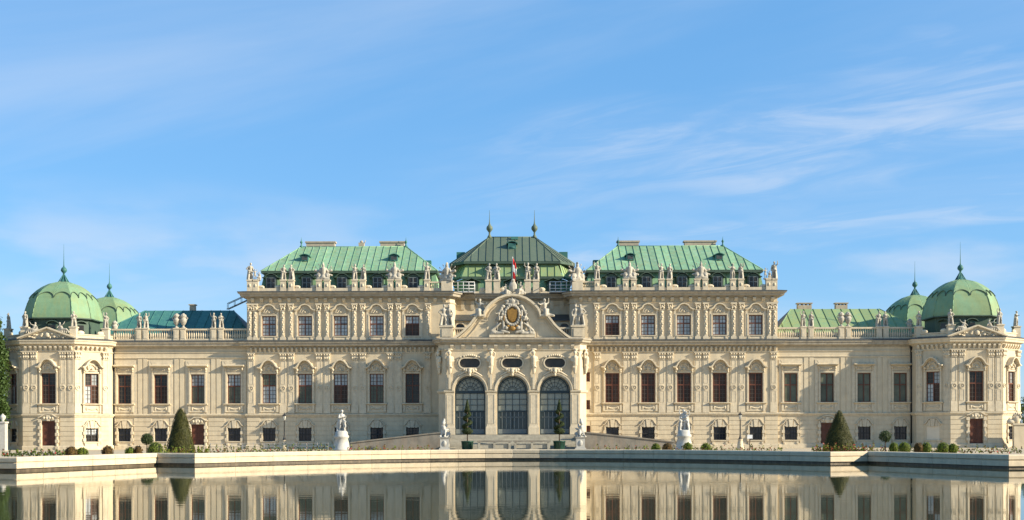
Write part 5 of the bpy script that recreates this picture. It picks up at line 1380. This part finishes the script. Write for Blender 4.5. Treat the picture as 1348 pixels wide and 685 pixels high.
# ------------------------------------------------------------------ lamps, sign, barriers
for s, x in ((-1, -26.5), (1, 26.45)):
    lp = empty('street_lamp', (x, -20, GZ)); tag(lp, f"black iron lamp post on a pale stone foot, {'left' if s < 0 else 'right'} of the stairs", 'lamp post', 'lamp posts in front of the palace')
    m = MB(); m.lathe([(.42,0),(.42,.3),(.36,.4),(.30,1.0),(.24,1.15),(.3,1.2),(.3,1.28)], (0,0), 14); m.build('foot', 'rim_stone', lp)
    m = MB(); m.lathe([(.24,1.26),(.2,1.36),(.12,1.5),(.075,1.8),(.06,3.4),(.09,3.46),(.05,3.52),(.05,3.6)], (0,0), 10); m.build('post', 'iron', lp)
    m = MB(); m.lathe([(.10,3.6),(.2,4.05),(.2,4.07),(.04,4.07)], (0,0), 6, False); m.build('lantern', 'lamp_glass', lp)
    m = MB(); m.lathe([(.26,4.07),(.2,4.18),(.07,4.3),(.04,4.42),(.01,4.5)], (0,0), 6, False)
    for k in range(6): a = math.pi/3*k; m.tube((.1*math.cos(a), .1*math.sin(a), 3.6), (.205*math.cos(a), .205*math.sin(a), 4.07), .014, .014, 4)
    m.build('lantern_cap', 'iron', lp)
sg = empty('sign', (28.2, -16.5, GZ)); tag(sg, 'small white notice board on a post beside the right lamp', 'sign')
m = MB(); m.box(-.05, .05, -.04, .04, 0, 1.4); m.build('post', 'iron', sg)
m = MB(); m.box(-.32, .32, -.09, -.05, 1.3, 1.75); m.ribbon([(-.30, 1.32), (.30, 1.32), (.30, 1.73), (-.30, 1.73)], .02, .09, .1, closed=True); m.build('board', 'sign_white', sg)
for i, (x0, x1) in enumerate(((-4.3, -.05), (.05, 4.6))):
    b_ = empty('stone_bench', ((x0+x1)/2, -15.2, GZ)); tag(b_, f"long low stone bench before the portico steps, {'left' if i == 0 else 'right'} of the two", 'bench', 'benches before the portico steps')
    L = (x1-x0)/2; m = MB(); m.box(-L+.03, L-.03, -.28, .28, .96, 1.14); m.build('seat', 'ramp_stone', b_)  # seat darker than the legs: a shadow line put into its colour
    for q in (-1, 0, 1): m = MB(); m.box(q*(L-.3)-.14, q*(L-.3)+.14, -.22, .22, 0, .94); m.build('leg', 'stair_stone', b_)
    m = MB(); m.box(-L+.1, L-.1, -.05, .05, .2, .75); m.build('panel', 'stair_stone', b_)
# low post and rail barrier along the left flower bed
for s, xa, xb in ((-1, -36.0, -22.0),):
    br = empty('low_barrier', ((xa+xb)/2, -16, GZ)); tag(br, 'low white post and rail barrier along the left flower beds', 'barrier')
    m = MB()
    for k in range(12): x = -7+14*k/11; m = MB(); m.box(x-.03, x+.03, -.03, .03, 0, .95); m.build('post', 'barrier_grey', br)
    m = MB(); m.box(-7, 7, -.015, .015, .87, .90); m.box(-7, 7, -.015, .015, .5, .53); m.build('rail', 'barrier_grey', br)

# ------------------------------------------------------------------ garden walls at both ends
gw = empty('garden_wall', (-66.45, -9, GZ)); tag(gw, 'white garden wall with capped pier at the left edge', 'wall')
m = MB(); m.box(-4, 2.45, -.25, .25, -.1, 3.1); m.build('wall', 'marble', gw); m = MB(); m.box(-4, 2.5, -.35, .35, 3.1, 3.3); m.build('coping', 'marble', gw)
m = MB(); m.box(2.46, 3.35, -.45, .45, -.1, 3.4); m.box(2.36, 3.45, -.55, .55, 3.4, 3.6); m.lathe([(.25,3.6),(.15,3.75),(.38,4.05),(.36,4.3),(.1,4.5),(.05,4.6)], (2.9, 0), 12); m.build('pier', 'marble', gw)
gw = empty('garden_wall', (66.95, -6.6, GZ)); tag(gw, 'grey garden wall with a scrolled stone shell at the right edge', 'wall')
m = MB(); m.box(-3.6, 6, -.3, .3, -.1, 2.9); m.build('wall', 'plaster', gw); m = MB(); m.box(-3.75, 6, -.42, .42, 2.9, 3.1); m.build('coping', 'trim', gw)
m = MB(); m.ell((-3.2, 0, 3.7), (.55, .35, .7), 12, 8); m.ell((-3.85, 0, 3.3), (.6, .3, .35), 10, 6)
for k in range(6): a = R(20+140*k/5); m.ell((-3.2+.5*math.cos(a), -.2, 3.7+.6*math.sin(a)), (.13, .2, .2), 7, 4)
m.build('shell', 'trim', gw)

# ------------------------------------------------------------------ planting
def leaves(pts, nrms, size, rng, mat, name, tilt=.6):
    vs, fs = [], []
    for p, nv in zip(pts, nrms):
        nv = (nv + Vector((rng.uniform(-1,1), rng.uniform(-1,1), rng.uniform(-1,1)))*tilt).normalized()
        u = nv.orthogonal().normalized(); a = rng.uniform(0, 6.28); w_ = nv.cross(u); u2 = u*math.cos(a)+w_*math.sin(a); v2 = nv.cross(u2); sz = size*rng.uniform(.6, 1.3)
        o = len(vs); vs += [p-u2*sz*.5, p+v2*sz*.28, p+u2*sz*.5, p-v2*sz*.28]; fs.append((o, o+1, o+2, o+3))
    me = bpy.data.meshes.new(name); me.from_pydata([tuple(v) for v in vs], [], fs); me.materials.append(MATS[mat]); return me
def surf_of_rev(prof, n, rng, jitter):
    """random points on a lathe surface [(r, z)]"""
    L = []; tot = 0
    for (r0, z0), (r1, z1) in zip(prof, prof[1:]): a = math.hypot(r1-r0, z1-z0)*(r0+r1)/2+1e-6; tot += a; L.append(tot)
    pts, nr = [], []
    for _ in range(n):
        x = rng.uniform(0, tot); k = next(i for i, q in enumerate(L) if q >= x); (r0, z0), (r1, z1) = prof[k], prof[k+1]
        t = rng.random(); r = r0+(r1-r0)*t; z = z0+(z1-z0)*t; a = rng.uniform(0, 2*math.pi); d = math.hypot(r1-r0, z1-z0)
        nn = Vector(((z1-z0)/d*math.cos(a), (z1-z0)/d*math.sin(a), -(r1-r0)/d)); lump = .04*math.sin(a*5+z*3)+.03*math.sin(a*9-z*7)
        pts.append(Vector((r*math.cos(a), r*math.sin(a), z))+nn*(rng.uniform(-jitter, jitter)+lump)); nr.append(nn)
    return pts, nr
def topiary_cone(x, y, r, h, label, seed, full):
    rng = random.Random(seed); g = empty('cone_topiary', (x, y, GZ)); tag(g, label, 'topiary', 'clipped cone topiaries')
    f_ = full; prof = [(r*.9, 0), (r, .2), (r*(.86+.04*f_), h*.22), (r*(.61+.07*f_), h*.5), (r*(.39+.10*f_), h*.72), (r*(.21+.09*f_), h*.90), (r*(.12+.05*f_), h*.97), (.02, h)]
    m = MB(); m.lathe([(a*.93, z*.98) for a, z in prof], (0, 0), 24); m.build('core', 'core_dark', g)
    p, nv = surf_of_rev(prof, 15000, rng, .03); place('foliage', leaves(p, nv, .095, rng, 'leaf_yew', 'foliage', .45), g)
    m = MB(); m.tube((0, 0, -.1), (0, 0, h*.5), .12); m.build('trunk', 'bark', g)
topiary_cone(-31.6, -47, 1.36, 4.5, 'tall slim clipped yew cone beside the left end of the pool', 1, 1.0)
topiary_cone(33.9, -36, 1.72, 4.3, 'broad clipped yew cone close to the red door of the right wing', 2, 0.0)
def ball_profile(r, rz): return [(max(r*math.sin(math.pi*k/10), .01), rz-rz*math.cos(math.pi*k/10)) for k in range(11)]
def ball_bush(x, y, r, h, mat, label, seed):
    rng = random.Random(seed); g = empty('box_ball', (x, y, GZ)); tag(g, label, 'bush', 'clipped box balls')
    prof = ball_profile(r, h/2); m = MB(); m.lathe([(a*.9, .03+z*.95) for a, z in prof], (0, 0), 16); m.build('core', 'core_dark', g)
    p, nv = surf_of_rev(prof, 1400, rng, .05); place('foliage', leaves(p, nv, .11, rng, mat, 'foliage'), g)
def at(px, d): return (px-674.3)*d/1700
balls = [(93, 112, .62, 1.15, 'leaf_copper', 'rusty round box ball near the left pavilion, leftmost of the row'), (107, 113, .7, 1.0, 'leaf_box', 'low green box ball right of the leftmost rusty ball'), (141, 112, .62, 1.2, 'leaf_copper', 'rusty round box ball below the left downpipe'),
         (171, 112, .55, 1.05, 'leaf_box', 'small flat green box ball left of the standard tree'), (181.5, 112, .42, 1.2, 'leaf_copper', 'small rusty box ball close to the left standard tree'), (204, 108, .86, 1.6, 'leaf_box', 'large bright green box ball against the left yew cone'),
         (863, 132, .55, 1.15, 'leaf_box', 'green box ball left of the right marble group'), (878, 131, .62, 1.2, 'leaf_copper', 'rusty box ball left of the right marble group'), (905, 134, .6, 1.25, 'leaf_box', 'green box ball at the foot of the right marble group'), (929, 132, .65, 1.2, 'leaf_box', 'green box ball right of the right marble group'),
         (1176, 124, .5, 1.3, 'leaf_box', 'small green box ball beside the right standard tree'), (1190, 122, .68, 1.35, 'leaf_box', 'round green box ball right of the right standard tree'), (1209, 122, .55, 1.3, 'leaf_copper', 'rusty box ball at the right downpipe'), (1219, 122, .55, 1.3, 'leaf_box', 'green box ball touching the rusty one at the right downpipe'),
         (1241, 120, .66, 1.35, 'leaf_box', 'green box ball left of the right pavilion door'), (1254, 120, .5, 1.2, 'leaf_box', 'small green box ball nearest the right pavilion door')]
for i, (px, d, r, h, mt, lb) in enumerate(balls): ball_bush(at(px, d), D2Y(d), r*.78, h*(.80 if px > 800 else .86), mt, lb, 20+i)
def standard_tree(px, d, top, r, label, seed):
    rng = random.Random(seed); g = empty('standard_tree', (at(px, d), D2Y(d), GZ)); tag(g, label, 'tree', 'small standard trees')
    m = MB(); m.tube((0, 0, -.05), (0, 0, top-r), .06, .04); 
    for k in range(5): a = k*1.3; m.tube((0, 0, top-r*1.6), (.5*r*math.cos(a), .5*r*math.sin(a), top-r*.8), .03, .015, 5)
    m.build('trunk', 'bark', g)
    p, nv = [], []
    for _ in range(1500):
        v = Vector((rng.gauss(0,1), rng.gauss(0,1), rng.gauss(0,1))).normalized(); q = r*rng.uniform(.6, 1.05); p.append(Vector((v.x*q, v.y*q, top-r+v.z*q*.95))); nv.append(v)
    place('crown', leaves(p, nv, .12, rng, 'leaf_dark', 'crown', .9), g)
standard_tree(193, 112, 2.15, .52, 'small ball-headed standard tree left of the slim yew cone', 60)
standard_tree(1165, 124, 2.25, .60, 'small ball-headed standard tree right of the broad yew cone', 61)
def spiral_topiary(x, y, label, seed):
    rng = random.Random(seed); g = empty('spiral_topiary', (x, y, GZ)); tag(g, label, 'topiary', 'spiral topiaries in tubs')
    m = MB(); m.lathe([(.55,0),(.62,.12),(.7,.95),(.76,.97),(.76,1.08),(.66,1.08),(.64,.98)], (0,0), 16); tb = m.build('tub', 'tub_green', g)
    m = MB(); 
    for k in range(8): a = 2*math.pi*k/8; m.tube((.63*math.cos(a), .63*math.sin(a), .1), (.72*math.cos(a), .72*math.sin(a), .95), .02, .02, 4)
    m.build('hoops', 'iron', g)
    m = MB(); m.lathe([(.64, .9), (.6, 1.0), (.02, 1.03)], (0,0), 14); m.build('soil', 'soil', g)
    m = MB(); m.tube((0, 0, .95), (0, 0, 5.6), .07, .04); m.build('trunk', 'bark', g)
    p, nv = [], []; core = MB()
    def blob(c, r, rz, n_):
        core.ell(c, (r*.86, r*.86, rz*.86), 10, 6)
        for _ in range(n_):
            v = Vector((rng.gauss(0,1), rng.gauss(0,1), rng.gauss(0,1))).normalized(); p.append(Vector((c[0]+v.x*r, c[1]+v.y*r, c[2]+v.z*rz))); nv.append(v)
    for k in range(60):
        t = k/59; a = t*2*math.pi*2.2+seed*1.3; z = 2.55+2.15*t; rad = .46*(1-.5*t); blob((rad*math.cos(a), rad*math.sin(a), z), .27*(1-.2*t), .20, 70)
    blob((0, 0, 2.25), .70, .40, 900)
    for k in range(6): t = k/5; blob((0, 0, 4.85+t*.95), .34*(1-.7*t), .28, 220)
    core.build('core', 'core_dark', g); place('foliage', leaves(p, nv, .10, rng, 'leaf_dark', 'foliage'), g)
spiral_topiary(-5.45, -14.2, 'spiral clipped topiary in a green tub before the left arch', 1)
spiral_topiary(5.65, -14.2, 'spiral clipped topiary in a green tub before the right arch', 2)
# flower beds behind the rim: red and green ground cover nobody could count
def bed(px0, px1, d0, d1, h, mix, label, seed, n_):
    rng = random.Random(seed); vs = {}
    for mt in mix: vs[mt] = ([], [])
    for _ in range(n_):
        t = rng.random(); px = px0+(px1-px0)*t; d = d0+(d1-d0)*t+rng.uniform(-.7, .7); mt = rng.choice(mix); mt = rng.choice(mix) if mt == 'petal_red' else mt
        clump = .55+.45*math.sin(px*.9+d)*math.sin(px*.37)
        vs[mt][0].append(Vector((at(px, d), D2Y(d), GZ+h*clump*rng.uniform(.2, 1.0)))); vs[mt][1].append(Vector((rng.uniform(-1,1), rng.uniform(-1,1), rng.uniform(0,1))).normalized())
    allp, alln, mi = [], [], []
    o = None; me = bpy.data.meshes.new('flower_bed'); V = []; Fc = []; MI = []
    for k, mt in enumerate(dict.fromkeys(mix)):
        t_ = leaves(vs[mt][0], vs[mt][1], .2, rng, mt, 'tmp'); o0 = len(V); V += [tuple(v.co) for v in t_.vertices]; Fc += [tuple(i+o0 for i in p_.vertices) for p_ in t_.polygons]; MI += [k]*len(t_.polygons); bpy.data.meshes.remove(t_)
    me.from_pydata(V, [], Fc)
    for mt in dict.fromkeys(mix): me.materials.append(MATS[mt])
    me.polygons.foreach_set('material_index', MI); tag(place('flower_bed', me), label, 'flower bed', None, 'stuff')
bed(2, 92, 118, 125, .75, ['leaf_box', 'leaf_dark', 'leaf_dark', 'petal_red'], 'low green bedding in front of the left pavilion', 70, 1125)
bed(215, 275, 117, 119, 1.1, ['leaf_box', 'leaf_box', 'leaf_copper'], 'green bedding around the slim yew cone', 71, 1200)
bed(275, 440, 124, 142, 1.15, ['leaf_box', 'leaf_dark', 'leaf_dark', 'petal_red', 'leaf_copper'], 'red flowers along the left of the basin', 72, 1275)
bed(455, 570, 132, 136, .95, ['leaf_box', 'leaf_copper', 'petal_red'], 'low red and green bedding below the left ramp', 73, 825)
bed(780, 1030, 136, 128, .95, ['leaf_box', 'petal_red', 'leaf_copper', 'leaf_dark'], 'red flowers along the right of the basin', 74, 1425)
bed(1068, 1150, 128, 126, 1.15, ['leaf_box', 'petal_red', 'leaf_copper'], 'red and green bedding around the broad yew cone', 75, 1200)
bed(1150, 1345, 126, 122, .95, ['leaf_box', 'petal_red', 'leaf_dark', 'leaf_copper'], 'low bedding with red flowers before the right pavilion', 76, 1125)
# trees beyond the ends
def column_tree(x, y, r, h, label, seed, n_):
    rng = random.Random(seed); g = empty('column_tree', (x, y, GZ)); tag(g, label, 'tree')
    m = MB(); m.tube((0, 0, -.1), (0, 0, h*.9), .3, .05); 
    for k in range(24): a = k*2.4; z = 1.5+h*.75*k/24; m.tube((0, 0, z), (r*.7*math.cos(a), r*.7*math.sin(a), z+1.3), .07, .02, 5)
    m.build('trunk', 'bark', g)
    p, nv = [], []
    for _ in range(n_//40):
        t = rng.random()**.85; z = .8+(h-.8)*t; rr = r*min(1, (1-t)*2.6+.06)**.8*min(1, .5+t*4); a = rng.uniform(0, 6.283); q = rr*rng.uniform(.45, 1.0); c = Vector((q*math.cos(a), q*math.sin(a), z))
        for _ in range(40): v = Vector((rng.gauss(0,1), rng.gauss(0,1), rng.gauss(0,1.5))); p.append(c+v*.22); nv.append(v.normalized())
    place('crown', leaves(p, nv, .34, rng, 'leaf_tree', 'crown', .9), g)
column_tree(-66.4, -6.0, 2.2, 18.6, 'tall columnar evergreen tree at the left edge beside the pavilion', 80, 40000)
def round_tree(x, y, r, h, label, seed, n_):
    rng = random.Random(seed); g = empty('round_tree', (x, y, GZ)); tag(g, label, 'tree')
    m = MB(); m.tube((0, 0, -.1), (0, 0, h*.6), .35, .15)
    for k in range(8): a = k*.8; m.tube((0, 0, h*.35), (r*.6*math.cos(a), r*.6*math.sin(a), h*.7), .12, .04, 5)
    m.build('trunk', 'bark', g); p, nv = [], []
    for _ in range(n_//40):
        v = Vector((rng.gauss(0,1), rng.gauss(0,1), rng.gauss(0,1))).normalized(); c = Vector((v.x*r, v.y*r, h*.6+v.z*h*.38))*1.0; c = Vector((c.x*rng.uniform(.5,1), c.y*rng.uniform(.5,1), c.z))
        for _ in range(40): v = Vector((rng.gauss(0,1), rng.gauss(0,1), rng.gauss(0,1))); p.append(c+v*.3); nv.append(v.normalized())
    place('crown', leaves(p, nv, .28, rng, 'leaf_tree', 'crown', .9), g)
round_tree(75.3, 12, 4.5, 7.5, 'leafy tree beyond the garden wall at the right edge', 81, 9000)
